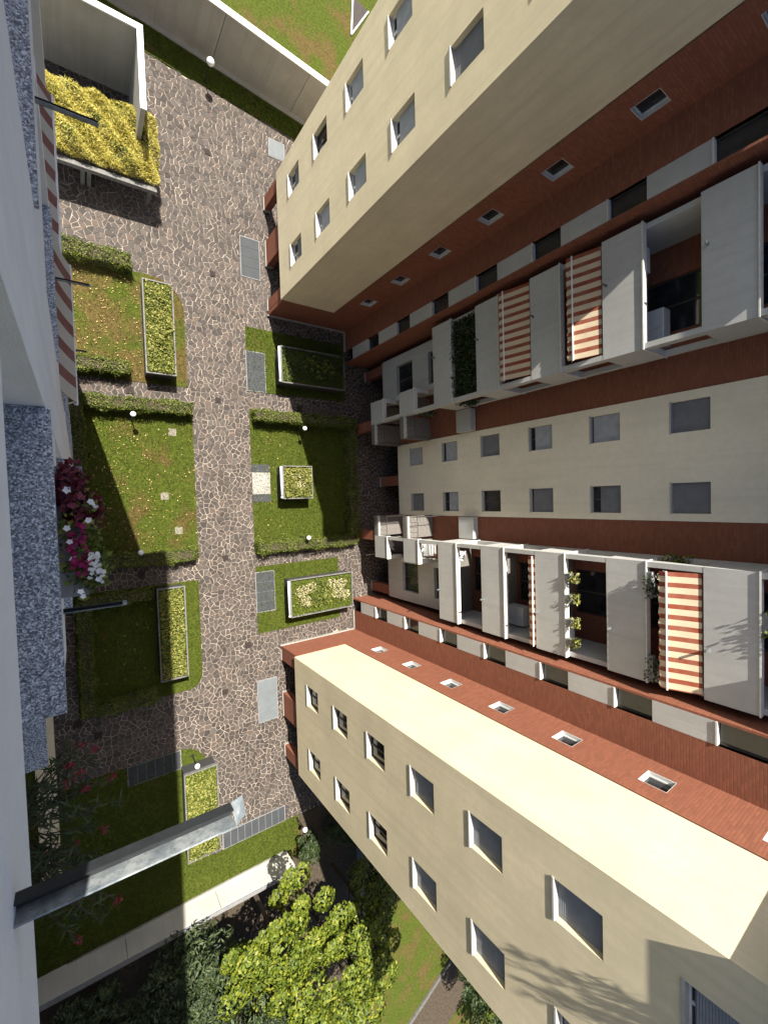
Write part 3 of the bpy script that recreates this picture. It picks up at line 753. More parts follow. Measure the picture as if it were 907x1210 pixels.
def square(name, label, cat, x, y, s, m, grp):
    q = MB(); q.box(x - s, x + s, y - s, y + s, 0.0, 0.058); q.box(x - s * 0.75, x + s * 0.75, y - s * 0.75, y + s * 0.75, 0.058, 0.066)
    for i in range(4): q.box(x - s * 0.6, x + s * 0.6, y - s * 0.6 + i * s * 0.34, y - s * 0.6 + i * s * 0.34 + s * 0.12, 0.066, 0.074)
    tag(q.build(name, m), label, cat, grp)
for x, y, l in ((6.74, 19.57, 'small square drain cover in the path near the lamp under the retaining wall'), (6.74, 12.89, 'small square drain cover in the path beside the four slabs of the sunlit wing'),
                (6.74, 5.82, 'small square drain cover in the path where the sunny cross path meets it'), (6.78, -3.17, 'small square drain cover in the path between the two lamp-lit hedges'), (6.45, -10.92, 'small square drain cover in the path level with the pale slabs')):
    square('drain_cover', l, 'drain cover', x, y, 0.15, M['drain'], 'drains along the long path')
for x, y, l in ((-0.5, -10.52, 'dark drain cover near the facade foot beyond the hedge corner'), (0.3, -11.36, 'dark drain cover in the shaded paving before the big lawn'), (2.52, -3.63, 'dark drain cover in the shaded cross path by the hedge lamp'),
                (2.42, 5.88, 'grey drain cover in the sunny cross path beside the patchy lawn'), (11.71, 5.8, 'dark drain cover in the cross path near the shaded planter'), (11.79, -3.45, 'dark drain cover in the cross path beside the hedge with a lamp'),
                (7.86, -8.5, 'reddish drain cover in the sunny paving by the wing corner')):
    square('drain_cover', l, 'drain cover', x, y, 0.17, M['drain'], 'drains in the side paving')
for x, y, l in ((4.29, 3.86, 'round-lidded stone hatch on the lawn near the long hedge'), (3.78, 0.44, 'square stone hatch in the middle of the leaf-strewn lawn'), (4.39, -1.44, 'square stone hatch on the lawn near the far hedge')):
    square('hatch', l, 'hatch', x, y, 0.19, M['hatch'], 'stone hatches on the lawn')

# ------------------------------------------------------------------ raised planters over the garage vents
def planter(label, x0, x1, y0, y1, h=1.1, plants='cover', extra=None, tube=None, dens=170):
    r = thing('raised_planter', label, 'planter', ((x0 + x1) / 2, (y0 + y1) / 2, 0), 'raised planters on the lawns')
    t = 0.06
    q = MB(); e = 0.05
    q.box(x0 + e, x0 + e + 0.1, y0 + e, y1 - e, 0, h - 0.2); q.box(x1 - e - 0.1, x1 - e, y0 + e, y1 - e, 0, h - 0.2)
    q.box(x0 + e + 0.1, x1 - e - 0.1, y0 + e, y0 + e + 0.1, 0, h - 0.2); q.box(x0 + e + 0.1, x1 - e - 0.1, y1 - e - 0.1, y1 - e, 0, h - 0.2)
    q.build('vent_wall', M['vent'], r)
    for bx in ((x0, x0 + t, y0, y1), (x1 - t, x1, y0, y1), (x0 + t, x1 - t, y0, y0 + t), (x0 + t, x1 - t, y1 - t, y1)):
        q = MB(); q.box(*bx, h - 0.2, h); q.build('rim', M['rim'], r)
    q = MB(); q.box(x0 + t, x1 - t, y0 + t, y1 - t, h - 0.3, h - 0.14); q.build('soil', M['lawn'], r)
    if tube:
        q = MB(); q.tube([(x0 - 0.06, y0 + 0.2, h - 0.09), (x0 - 0.06, y1 - 0.05, h - 0.09)], 0.065, 10); q.tube([(x0 - 0.06, y0 + 0.05, h - 0.09), (x0 - 0.06, y0 + 0.15, h - 0.09)], 0.07, 10)
        q.build('rail_tube', M['tube'], r, True)
    n = int((x1 - x0) * (y1 - y0) * dens)
    P = np.column_stack([rng.uniform(x0 + t + 0.06, x1 - t - 0.06, n), rng.uniform(y0 + t + 0.06, y1 - t - 0.06, n), np.zeros(n)])
    hh = 0.15 + 0.13 * np.sin(P[:, 0] * 5.1 + P[:, 1] * 1.3) * np.sin(P[:, 1] * 4.3) + rng.uniform(-0.06, 0.1, n)
    P[:, 2] = h - 0.12 + np.maximum(hh, 0.0)
    P = np.concatenate([P, P + rng.normal(0, 0.05, P.shape) * [1, 1, 0.5]]); v, f = leaves(P, 0.095, 0.55, 0.7); gr = [(v, f, M[plants])]
    if extra:
        for (m, cx, cy, rx, ry, k, sz, zt) in extra:
            a = rng.uniform(0, 2 * math.pi, k); q_ = np.sqrt(rng.uniform(0, 1, k))
            P = np.column_stack([cx + rx * q_ * np.cos(a), cy + ry * q_ * np.sin(a), h + zt * rng.uniform(0.1, 1, k) * (1.05 - q_ * q_)])
            v, f = leaves(P, sz, 0.6, 0.6); gr.append((v, f, M[m]))
    link('plants', leaf_mesh('plants', gr), r).matrix_parent_inverse = Matrix.Translation(-Vector(r.location))
    return r
planter('long raised planter of yellow-green ground cover on the patchy brown lawn', 3.05, 4.45, 6.6, 11.27, plants='cover', dens=300)
planter('long raised planter half in shade on the lawn enclosed by hedges', 3.05, 4.38, -9.1, -4.3, plants='cover', dens=300)
planter('raised planter with pale rim beneath the tip of the steel spout', 3.9, 5.6, -19.1, -14.3, plants='cover', dens=260)
planter('wide raised planter almost wholly in the shade of the wing', 10.16, 14.5, 7.03, 9.2, plants='ivy', tube=True, dens=140, extra=[('hedge', 12.6, 8.2, 1.2, 0.7, 420, 0.16, 0.35)])
planter('small square raised planter in the middle of the square lawn', 10.0, 11.93, 0.1, 2.1, plants='cover', tube=True, dens=330, extra=[('pale_leaf', 11.0, 1.2, 0.6, 0.7, 120, 0.1, 0.2)])
planter('wide raised planter with cream flowering clumps around a green shrub', 10.2, 14.55, -7.1, -4.8, plants='hedge', tube=True, dens=60,
        extra=[('pale_leaf', x_, y_, 0.42, 0.36, 120, 0.11, 0.16) for x_, y_ in ((10.95, -5.6), (11.2, -6.25), (11.6, -5.45), (13.0, -5.4), (13.35, -6.0), (13.75, -5.5), (13.9, -6.2))] + [('hedge', 12.3, -5.9, 0.8, 0.8, 620, 0.11, 0.4), ('cover', 12.3, -5.9, 1.9, 0.9, 500, 0.09, 0.12)])

# ------------------------------------------------------------------ hedges
def hedge(label, x0, x1, y0, y1, h=0.85, dens=720, m='hedge', size=0.075):
    b = MB(); b.box(x0 + 0.09, x1 - 0.09, y0 + 0.09, y1 - 0.09, 0.0, h - 0.09)
    dx, dy = x1 - x0, y1 - y0
    P = []; Nn = []
    for (A, fn, nv) in ((dx * dy, lambda n: np.column_stack([rng.uniform(x0, x1, n), rng.uniform(y0, y1, n), np.full(n, h)]), (0, 0, 1)),
                        (dx * h, lambda n: np.column_stack([rng.uniform(x0, x1, n), np.full(n, y0), rng.uniform(0.03, h, n)]), (0, -1, 0.2)),
                        (dx * h, lambda n: np.column_stack([rng.uniform(x0, x1, n), np.full(n, y1), rng.uniform(0.03, h, n)]), (0, 1, 0.2)),
                        (dy * h, lambda n: np.column_stack([np.full(n, x0), rng.uniform(y0, y1, n), rng.uniform(0.03, h, n)]), (-1, 0, 0.2)),
                        (dy * h, lambda n: np.column_stack([np.full(n, x1), rng.uniform(y0, y1, n), rng.uniform(0.03, h, n)]), (1, 0, 0.2))):
        n = max(1, int(A * dens)); p = fn(n); nv = np.array(nv, float)
        p = p + nv * (rng.uniform(-0.13, 0.045, n) + np.where(rng.uniform(0, 1, n) < 0.06, rng.uniform(0.02, 0.1, n), 0))[:, None]
        w = 0.06 * np.sin(p[:, 0] * 3.7 + p[:, 1] * 2.1) + 0.035 * np.sin(p[:, 0] * 1.3 + p[:, 1] * 5.1) + 0.03 * np.sin(p[:, 0] * 9.1 - p[:, 1] * 7.3)
        p = p + nv * w[:, None]; P.append(p); Nn.append(np.tile(nv, (n, 1)))
    P = np.concatenate(P); Nn = np.concatenate(Nn)
    v, f = leaves(P, size, 0.6, 0.7, nrm=Nn)
    o = b.build('hedge', M['earth'])
    me = leaf_mesh('foliage', [(v, f, M[m])])
    tag(o, label, 'hedge', 'clipped hedges around the lawns')
    link('foliage', me, o)
    return o
hedge('clipped hedge along the end of the patchy lawn beside the golden shrubs', -0.3, 2.66, 11.75, 12.45)
hedge('short clipped hedge along the edge of the patchy lawn by the sunny cross path', -0.3, 2.4, 6.5, 7.15)
hedge('long clipped hedge bordering the lawn with stone hatches at the sunny cross path', 0.45, 5.25, 4.75, 5.38)
hedge('clipped hedge partly in shade between hatch lawn and shaded cross path', 0.45, 5.1, -3.05, -2.4)
hedge('shaded clipped hedge running along the facade side of the hatch lawn', -0.2, 0.4, -3.05, 5.3)
hedge('dark clipped hedge beside the shaded cross path at the half-shaded planter', -0.2, 2.85, -4.85, -4.3)
hedge('dark clipped hedge along the facade side of the half-shaded planter', -0.3, 0.3, -10.1, -4.9)
hedge('dark clipped hedge at the far end of the half-shaded planter lawn', 0.32, 2.9, -10.15, -9.55)
hedge('clipped hedge half in the wing shadow along the square lawn', 8.55, 15.4, 4.72, 5.32, 0.95)
hedge('clipped hedge with a globe lamp at the sunny side of the square lawn', 8.52, 15.3, -3.05, -2.42, 0.85)
hedge('shaded clipped hedge along the pillars at the back of the square lawn', 14.75, 15.4, -2.4, 4.7, 0.9)

# ------------------------------------------------------------------ globe lamps
def lamp(label, x, y, h=1.25, r=0.135):
    o = thing('globe_lamp', label, 'lamp', (x, y, 0), 'globe lamps on the lawns')
    q = MB(); q.tube([(x, y, 0), (x, y, h - r * 0.8)], 0.03, 8); q.tube([(x, y, 0), (x, y, 0.06)], 0.09, 10); q.build('post', M['iron'], o)
    q = MB(); q.tube([(x, y, h - r * 1.05), (x, y, h - r * 0.75)], 0.07, 10); q.build('collar', M['iron'], o)
    q = MB(); q.ball((x, y, h), r); q.build('globe', M['globe'], o, True)
lamp('white globe lamp in the shaded grass strip under the retaining wall', 6.75, 23.37, 1.35, 0.2)
lamp('white globe lamp on the lawn corner next to the spout-tip planter', 4.55, -13.95)
lamp('white globe lamp beside the round bush at the wing corner', 10.5, -20.26, 1.25, 0.15)
lamp('white globe lamp on the leaf-strewn lawn by the long hedge', 2.38, 4.45)
lamp('globe lamp at the shaded hedge by the shadow edge', 2.42, -2.34)
lamp('white globe lamp on the square lawn by the half-shaded hedge', 11.46, 4.36)
lamp('white globe lamp on the square lawn by the sunny hedge', 11.46, -2.32)

# ------------------------------------------------------------------ awnings, plants and things on the balconies opposite
M['awn'] = stripes('striped_awning', (0.30, 0.065, 0.03), (0.72, 0.58, 0.40), 0.345, 0.1)
M['awn_own'] = stripes('striped_awning_faded', (0.23, 0.085, 0.075), (0.55, 0.53, 0.47), 0.36, 0.25)
def awning(label, x, y0, y1, ztop, zbar, xbar, mt='awn', val=0.24, grp='striped awnings'):
    r = thing('striped_awning', label, 'awning', (x, (y0 + y1) / 2, ztop), grp)
    b = MB(); n = 12; m_ = 24
    for i in range(n):
        t0, t1 = i / n, (i + 1) / n
        sag = lambda t: -0.05 * math.sin(math.pi * t)
        p = lambda t, y: (x + (xbar - x) * t, y, ztop + (zbar - ztop) * t + sag(t) + 0.006 * math.sin(y * 16))
        for j in range(m_):
            ya, yb = y0 + (y1 - y0) * j / m_, y0 + (y1 - y0) * (j + 1) / m_
            b.quad(p(t0, ya), p(t0, yb), p(t1, yb), p(t1, ya))
    b.build('fabric', M[mt], r)
    b = MB(); k = max(4, int((y1 - y0) / 0.06))
    for j in range(k):
        ya, yb = y0 + (y1 - y0) * j / k, y0 + (y1 - y0) * (j + 1) / k
        sc = lambda y: zbar - val * (0.82 + 0.18 * abs(math.sin(math.pi * (y - y0) / 0.385)))
        wv = lambda y: xbar - 0.012 + 0.012 * math.sin(y * 22)
        b.quad((xbar - 0.02, ya, zbar), (xbar - 0.02, yb, zbar), (wv(yb), yb, sc(yb)), (wv(ya), ya, sc(ya)))
    b.build('valance', M[mt], r)
    b = MB(); b.tube([(xbar - 0.02, y0 - 0.02, zbar), (xbar - 0.02, y1 + 0.02, zbar)], 0.028, 8); b.build('front_bar', M['white'], r)
    for y in (y0 + 0.03, y1 - 0.03):
        b = MB(); b.tube([(x + 0.05, y, zbar - 0.25), (xbar - 0.02, y, zbar)], 0.014, 6); b.build('arm', M['white'], r)
V = lambda s, v: MID + s * v
awning('cream and rust striped awning half rolled out on the sunlit balcony stack', 15.6, V(-1, 7.6), V(-1, 3.78), 20.36, 19.5, 15.28, grp='striped awnings opposite')
awning('shaded striped awning beneath the open loggia of the shaded balcony stack', 15.6, V(1, 3.8), V(1, 7.6), 17.36, 16.4, 15.36, grp='striped awnings opposite')
awning('shaded striped awning just above the ivy-screened balcony', 15.6, V(1, 3.8), V(1, 7.6), 14.36, 13.2, 15.36, grp='striped awnings opposite')

awning('rolled-up striped awning with scalloped edge above the storage cabinet loggia', 15.6, V(-1, 7.6), V(-1, 3.8), 14.4, 14.32, 15.5, val=0.2, grp='striped awnings opposite')
rp = thing('rooftop_plant', 'arching fronds of a plant hanging over the roof edge of the shaded-window wing', 'plant', (9.6, -9.6, 24.05))
q = MB(); q.tube([(9.6, -9.6, 24.05), (9.6, -9.6, 24.4)], [0.2, 0.27], 12); q.build('pot', M['terracotta'], rp)
P = []; ax = []; q = MB()
for i in range(13):
    a = Vector((9.6, -9.6, 24.4)); e = Vector((9.1 - rnd.uniform(-0.15, 0.5), -9.75 + rnd.uniform(-1.1, 0.5), 24.25 + rnd.uniform(-0.15, 0.35))); m_ = a.lerp(e, 0.5) + Vector((0, 0, 0.35))
    q.tube([a, m_, e], [0.012, 0.009, 0.004], 5, cap=False)
    for k in range(40):
        t = rnd.uniform(0.25, 1); p = a.lerp(m_, t * 2) if t < 0.5 else m_.lerp(e, t * 2 - 1); d = Vector((rnd.gauss(-0.5, 0.5), rnd.gauss(0, 0.8), rnd.gauss(-0.2, 0.3))).normalized()
        P.append(tuple(p + d * 0.09)); ax.append(tuple(d))
q.build('stems', M['bark'], rp)
v, f = leaves(np.array(P), 0.22, 0.14, 0.5, axis=np.array(ax), jitter=0.1)
link('fronds', leaf_mesh('fronds', [(v, f, M['hedge'])]), rp).matrix_parent_inverse = Matrix.Translation(-Vector(rp.location))

def bush_box(name, label, cat, box, n, mats, size, grp=None, tilt=0.9, pot=None):
    x0, x1, y0, y1, z0, z1 = box
    gr = []
    for m, frac, sz in mats:
        k = int(n * frac)
        P = np.column_stack([rng.uniform(x0, x1, k), rng.uniform(y0, y1, k), z0 + (z1 - z0) * rng.uniform(0, 1, k) ** 0.8])
        c = 0.5 + 0.5 * np.sin(P[:, 1] * 6 + P[:, 2] * 4 + x0); P = P[rng.uniform(0, 1, k) < 0.45 + 0.55 * c]
        v, f = leaves(P, sz, 0.65, tilt); gr.append((v, f, M[m]))
    r = thing(name, label, cat, ((x0 + x1) / 2, (y0 + y1) / 2, z0), grp)
    o = link('foliage', leaf_mesh('foliage', gr), r); o.matrix_parent_inverse = Matrix.Translation(-Vector(r.location))
    if pot:
        q = MB(); a = pot
        q.box(a[0], a[1], a[2], a[3], a[4], a[5]); q.box(a[0] - 0.015, a[1] + 0.015, a[2] - 0.015, a[3] + 0.015, a[5], a[5] + 0.03)
        q.build('trough', M['darkcoping'], r)
    return r
bush_box('ivy', 'dense dark ivy screening one balcony of the shaded stack', 'ivy', (15.5, 15.85, V(1, 3.8), V(1, 7.5), 9.7, 11.4), 3800, [('ivy', 1, 0.13)], 0.12)
bush_box('hanging_plant', 'ivy trailing over the side opening of the shaded balcony stack', 'plant', (15.9, 17.0, V(1, 3.45), V(1, 3.75), 9.5, 10.3), 380, [('ivy', 0.7, 0.13), ('hedge', 0.3, 0.12)], 0.12)
bush_box('balcony_plant', 'leafy plant leaning from the lowest shaded side balcony', 'plant', (15.9, 16.9, V(1, 3.4), V(1, 3.9), 6.6, 7.4), 260, [('ivy', 0.7, 0.14), ('pale_leaf', 0.08, 0.09)], 0.12)
for i, (v0, v1, l) in enumerate(((3.9, 4.76, 'white flowering box on the sunlit balcony under the awning, by the corner post'), (6.74, 7.59, 'white flowering box on the sunlit balcony under the awning, by the brick pier'))):
    bush_box('flower_box', l, 'flower box', (15.36, 15.62, V(-1, v1), V(-1, v0), 18.72, 19.2), 330, [('ivy', 0.75, 0.09), ('whitepetal', 0.14, 0.06)], 0.1, 'flower boxes under the striped awning', pot=(15.51, 15.7, V(-1, v1), V(-1, v0), 18.57 + 0.24, 18.95))
for vy in (4.45, 5.29, 6.24, 7.03):
    bush_box('flower_pot', 'small yellow-green plant in a pot on the sunlit balcony rail', 'flower pot', (15.42, 15.7, V(-1, vy) - 0.2, V(-1, vy) + 0.2, 15.95, 16.35), 150, [('cover', 0.9, 0.1), ('pale_leaf', 0.1, 0.07)], 0.1, 'four potted plants on one balcony rail', pot=(15.5, 15.72, V(-1, vy) - 0.12, V(-1, vy) + 0.12, 15.8, 16.0))
bush_box('balcony_plant', 'pale green succulents on the sunlit side parapet', 'plant', (16.3, 16.9, V(-1, 3.75), V(-1, 3.5), 18.75, 19.0), 120, [('cover', 0.8, 0.1), ('pale_leaf', 0.2, 0.1)], 0.1, pot=(16.3, 16.9, V(-1, 3.74), V(-1, 3.54), 18.8, 18.87))
bush_box('balcony_plant', 'bright green plants crowding the sunlit side parapet under the top balcony', 'plant', (16.75, 17.3, V(-1, 3.8), V(-1, 3.45), 18.8, 19.6), 420, [('cover', 0.6, 0.11), ('hedge', 0.4, 0.11)], 0.1, pot=(16.75, 17.28, V(-1, 3.75), V(-1, 3.53), 18.8, 19.0))
bush_box('balcony_plant', 'dark bush on the topmost sunlit balcony', 'plant', (15.35, 15.8, V(-1, 5.4), V(-1, 4.6), 21.8, 22.7), 420, [('hedge', 1, 0.1)], 0.1, pot=(15.54, 15.74, V(-1, 5.3), V(-1, 4.7), 21.79, 22.0))
def ac_unit(label, x, y, z):
    r = thing('air_conditioner', label, 'air conditioner', (x, y, z))
    q = MB(); q.box(x - 0.17, x + 0.17, y - 0.42, y + 0.42, z, z + 0.58); q.build('case', M['white'], r)
    q = MB()
    for k in range(18):
        a0 = 2 * math.pi * k / 18; a1 = 2 * math.pi * (k + 1) / 18
        for rr in (0.08, 0.16, 0.23): q.quad((x - 0.178, y - 0.1 + rr * math.cos(a0), z + 0.29 + rr * math.sin(a0)), (x - 0.178, y - 0.1 + rr * math.cos(a1), z + 0.29 + rr * math.sin(a1)),
                                     (x - 0.178, y - 0.1 + (rr + 0.05) * math.cos(a1), z + 0.29 + (rr + 0.05) * math.sin(a1)), (x - 0.178, y - 0.1 + (rr + 0.05) * math.cos(a0), z + 0.29 + (rr + 0.05) * math.sin(a0)))
    q.build('fan_grille', M['darkframe'], r)
ac_unit('white air conditioner on the floor of the open shaded loggia', 16.6, V(1, 6.9), 17.9)
ac_unit('white air conditioner behind the four potted plants', 16.5, V(-1, 7.0), 14.9)
def cabinet(label, x0, x1, y0, y1, z, h):
    r = thing('cabinet', label, 'cabinet', ((x0 + x1) / 2, (y0 + y1) / 2, z))
    q = MB(); q.box(x0, x1, y0, y1, z, z + h); q.build('body', M['white'], r)
    ym = (y0 + y1) / 2
    for a, b_ in ((y0 + 0.02, ym - 0.01), (ym + 0.01, y1 - 0.02)):
        q = MB(); q.box(x0 - 0.02, x0 - 0.001, a, b_, z + 0.05, z + h - 0.04); q.build('door', M['frame'], r)
cabinet('low white cabinet standing in the open shaded loggia', 16.9, 17.4, V(1, 3.9), V(1, 5.2), 17.9, 0.95)
cabinet('pale storage cabinet in the sunlit loggia with the rail pots', 16.8, 17.3, V(-1, 7.4), V(-1, 6.5), 11.9, 0.9)
def chair(label, x, y, z, rot=0.0):
    r = thing('garden_chair', label, 'chair', (x, y, z), 'white garden chairs'); r.rotation_euler = (0, 0, rot)
    def part(n, q):
        o = link(n, q.mesh(n, M['white'])); o.parent = r
    q = MB(); q.box(-0.23, 0.23, -0.22, 0.22, 0.42, 0.46); part('seat', q)
    for i in range(4): q = MB(); q.box(-0.2 + i * 0.12, -0.15 + i * 0.12, 0.2, 0.23, 0.46, 0.86); part('slat', q)
    q = MB(); q.box(-0.23, 0.23, 0.19, 0.24, 0.86, 0.92); part('top_rail', q)
    for sx in (-0.2, 0.2):
        for sy in (-0.19, 0.19): q = MB(); q.box(sx - 0.02, sx + 0.02, sy - 0.02, sy + 0.02, 0, 0.42); part('leg', q)
chair('white slatted chair on the sunlit corner balcony over the garden', 16.15, V(-1, 4.2), 5.75, 0.7)
chair('white slatted chair deep in the lowest sunlit corner balcony', 16.2, V(-1, 4.15), 2.75, 2.2)
chair('white chair behind the first full-width balcony of the sunlit stack', 16.3, V(-1, 4.3), 8.9, 1.2)
dr = thing('drying_rack', 'white drying rack with cloths on the second sunlit corner balcony', 'drying rack', (16.6, V(-1, 4.2), 5.75))
q = MB()
for yy in (V(-1, 4.6), V(-1, 3.85)):
    q.tube([(16.4, yy, 5.75), (16.9, yy, 6.75)], 0.012, 6); q.tube([(16.9, yy, 5.75), (16.4, yy, 6.75)], 0.012, 6)
for i in range(6): q.tube([(16.4 + i * 0.1, V(-1, 4.62), 6.75), (16.4 + i * 0.1, V(-1, 3.83), 6.75)], 0.008, 5)
q.build('frame', M['white'], dr)
for i, (a, b_) in enumerate(((16.42, 0.5), (16.62, 0.38), (16.82, 0.55))):
    q = MB(); q.box(a - 0.006, a + 0.006, V(-1, 4.55) + 0.05 * i, V(-1, 3.95), 6.76 - b_, 6.77); q.build('cloth', M['white'], dr)

# ------------------------------------------------------------------ own facade: awnings, flower box, oleander
awning('faded red striped awning with a steel spout above it on the pale facade', -0.3, 3.6, 5.8, Z(7.15), Z(7.75), -0.04, 'awn_own', 0.1, 'striped awnings on the pale facade')
awning('faded red striped awning reaching out below the lower granite sill of the pale facade', -0.13, 1.5, 3.45, Z(6.9), Z(7.7), 0.06, 'awn_own', 0.1, 'striped awnings on the pale facade')
def flower(P, r, mats):
    """five-petalled blossoms"""
    n = len(P); V_ = []; F_ = []
    for i in range(n):
        nn = Vector((rnd.gauss(0.35, 0.5), rnd.gauss(0, 0.5), 1)).normalized(); a = nn.orthogonal().normalized(); b_ = nn.cross(a)
        R_ = r * rnd.uniform(0.75, 1.2); c = Vector(P[i]); o = len(V_); V_.append(tuple(c - nn * R_ * 0.3)); k = 10
        for j in range(k):
            t = 2 * math.pi * j / k; rr = R_ * (1 if j % 2 == 0 else 0.72)
            V_.append(tuple(c + (a * math.cos(t) + b_ * math.sin(t)) * rr + nn * rnd.uniform(-0.1, 0.1) * R_))
        for j in range(k): F_.append((o, o + 1 + j, o + 1 + (j + 1) % k))
    return np.array(V_), np.array(F_), mats
fb = thing('flower_box', 'window box of dark red, magenta and white petunias below the granite sill', 'flower box', (0.0, -0.12, Z(3.35)))
q = MB(); q.box(-0.13, 0.03, -0.55, 0.25, Z(3.42), Z(3.26)); q.build('trough', M['darkcoping'], fb)
def blob(cx, cy, cz, rx, ry, rz, n):
    a = rng.normal(0, 1, (n, 3)); a /= np.linalg.norm(a, axis=1)[:, None]; a *= rng.uniform(0.45, 1, n)[:, None]
    return np.array([cx, cy, cz]) + a * [rx, ry, rz]
gr = []
P = np.concatenate([blob(-0.03, 0.1, Z(3.2), 0.085, 0.2, 0.12, 420), blob(0.035, -0.04, Z(3.28), 0.1, 0.16, 0.12, 300)])
v, f = leaves(P, 0.052, 0.6, 0.8); gr.append((v, f, M['redleaf']))
P = np.concatenate([blob(0.0, -0.15, Z(3.22), 0.12, 0.42, 0.1, 380), blob(0.08, -0.38, Z(3.25), 0.09, 0.14, 0.1, 200)])
v, f = leaves(P, 0.045, 0.6, 0.8); gr.append((v, f, M['hedge']))
gr.append(flower(blob(-0.01, -0.26, Z(3.13), 0.06, 0.17, 0.05, 50), 0.019, M['magenta']))
gr.append(flower(blob(0.075, -0.36, Z(3.14), 0.05, 0.12, 0.05, 40), 0.016, M['whitepetal']))
gr.append(flower(np.array([(0.07, 0.02, Z(3.1)), (0.085, 0.0, Z(3.1)), (0.06, 0.03, Z(3.1)), (-0.05, 0.1, Z(3.08)), (0.045, -0.08, Z(3.1)), (-0.06, -0.12, Z(3.1)), (-0.05, -0.2, Z(3.1)), (-0.04, -0.3, Z(3.1)), (-0.01, -0.5, Z(3.12)), (0.0, -0.53, Z(3.12))]), 0.02, M['whitepetal']))
link('foliage', leaf_mesh('foliage', gr), fb).matrix_parent_inverse = Matrix.Translation(-Vector(fb.location))

ol = thing('oleander', 'dark oleander with pink-red blossoms leaning out from a lower balcony', 'oleander', (-1.2, -4.3, Z(8.35)))
q = MB(); q.tube([(-1.2, -4.3, Z(8.35)), (-1.2, -4.3, Z(7.95))], [0.2, 0.27], 12); q.build('pot', M['terracotta'], ol)
st = MB(); P = []; ax = []; tips = []
for i in range(46):
    y = rnd.uniform(-5.7, -2.9); x = rnd.uniform(-0.45, 0.32); zt = Z(rnd.uniform(6.3, 7.3))
    a = Vector((-1.2, -4.3, Z(8.0))); e = Vector((x, y, zt)); m_ = a.lerp(e, 0.55) + Vector((0, 0, 0.25))
    st.tube([a, m_, e], [0.014, 0.01, 0.005], 5, cap=False); tips.append(e)
    for k in range(26):
        t = rnd.uniform(0.45, 1.0); p = a.lerp(m_, t / 0.55) if t < 0.55 else m_.lerp(e, (t - 0.55) / 0.45)
        d = ((e - m_).normalized() * 0.5 + Vector((rnd.gauss(0, 1), rnd.gauss(0, 1), rnd.gauss(0.1, 0.5)))).normalized()
        P.append(p + d * 0.07); ax.append(d)
st.build('stems', M['bark'], ol)
v, f = leaves(np.array([tuple(p) for p in P]), 0.17, 0.15, 0.5, axis=np.array([tuple(a) for a in ax]), jitter=0.1)
gr = [(v, f, M['conifer'])]
cl = [blob(t.x + 0.03, t.y, t.z + 0.05, 0.07, 0.07, 0.06, 16) for t in tips if rnd.random() < 0.3]
gr.append(flower(np.concatenate(cl), 0.017, M['pink']))
link('foliage', leaf_mesh('foliage', gr), ol).matrix_parent_inverse = Matrix.Translation(-Vector(ol.location))
ownbox('balcony_slab', -2.6, -0.9, -6.2, -2.8, Z(8.5), Z(8.34), M['own'])

# ------------------------------------------------------------------ golden shrubs on their frame
pg = thing('pergola', 'low concrete frame carrying the golden shrubs', 'pergola', (1.8, 15.6, 0))
for yy in (15.5, 18.3):
    q = MB(); q.box(-1.2, 3.85, yy - 0.1, yy + 0.1, 1.3, 1.55); q.build('beam', M['rim'], pg)
for x in (-0.9, 0.85, 1.1, 3.6):
    for yy in (15.62, 18.3):
        q = MB(); q.box(x - 0.08, x + 0.08, yy - 0.08, yy + 0.08, 0, 1.34); q.build('post', M['rim'], pg)
q = MB(); q.box(-1.2, 3.75, 15.7, 18.4, 1.52, 1.62); q.build('deck', M['earth'], pg)
n = 46000
P = np.column_stack([rng.uniform(-1.3, 3.98, n), rng.uniform(15.68, 18.85, n), np.zeros(n)])
hh = 2.1 + 0.22 * np.sin(P[:, 0] * 2.7 + 0.5) * np.cos(P[:, 1] * 3.1) + 0.14 * np.sin(P[:, 0] * 6.1 + P[:, 1] * 5.3)
edge = np.minimum(np.minimum(P[:, 0] + 1.3, 3.95 - P[:, 0]), np.minimum(P[:, 1] - 15.68, 18.85 - P[:, 1]))
hh -= 0.4 * np.exp(-edge * 4); P[:, 2] = 1.6 + (hh - 1.6) * rng.uniform(0, 1, n) ** 0.45 + rng.uniform(0, 0.12, n)
ax = np.column_stack([rng.normal(0, 0.6, n), rng.normal(0, 0.6, n), np.full(n, 0.9)])
keep = rng.uniform(0, 1, n) < 0.55 + 0.45 * np.sin(P[:, 0] * 3.3) * np.sin(P[:, 1] * 2.9 + 1)
v, f = leaves(P[keep], 0.17, 0.13, 0.8, axis=ax[keep], jitter=0.3)
k2 = rng.uniform(0, 1, n) < 0.09
v2, f2 = leaves(P[k2] - [0, 0, 0.12], 0.16, 0.35, 0.8)
sh = link('golden_shrub', leaf_mesh('golden_shrub', [(v, f, M['gold']), (v2, f2, M['hedge'])]))
tag(sh, 'dense mass of golden yellow shrubs above a low concrete frame', 'shrub')

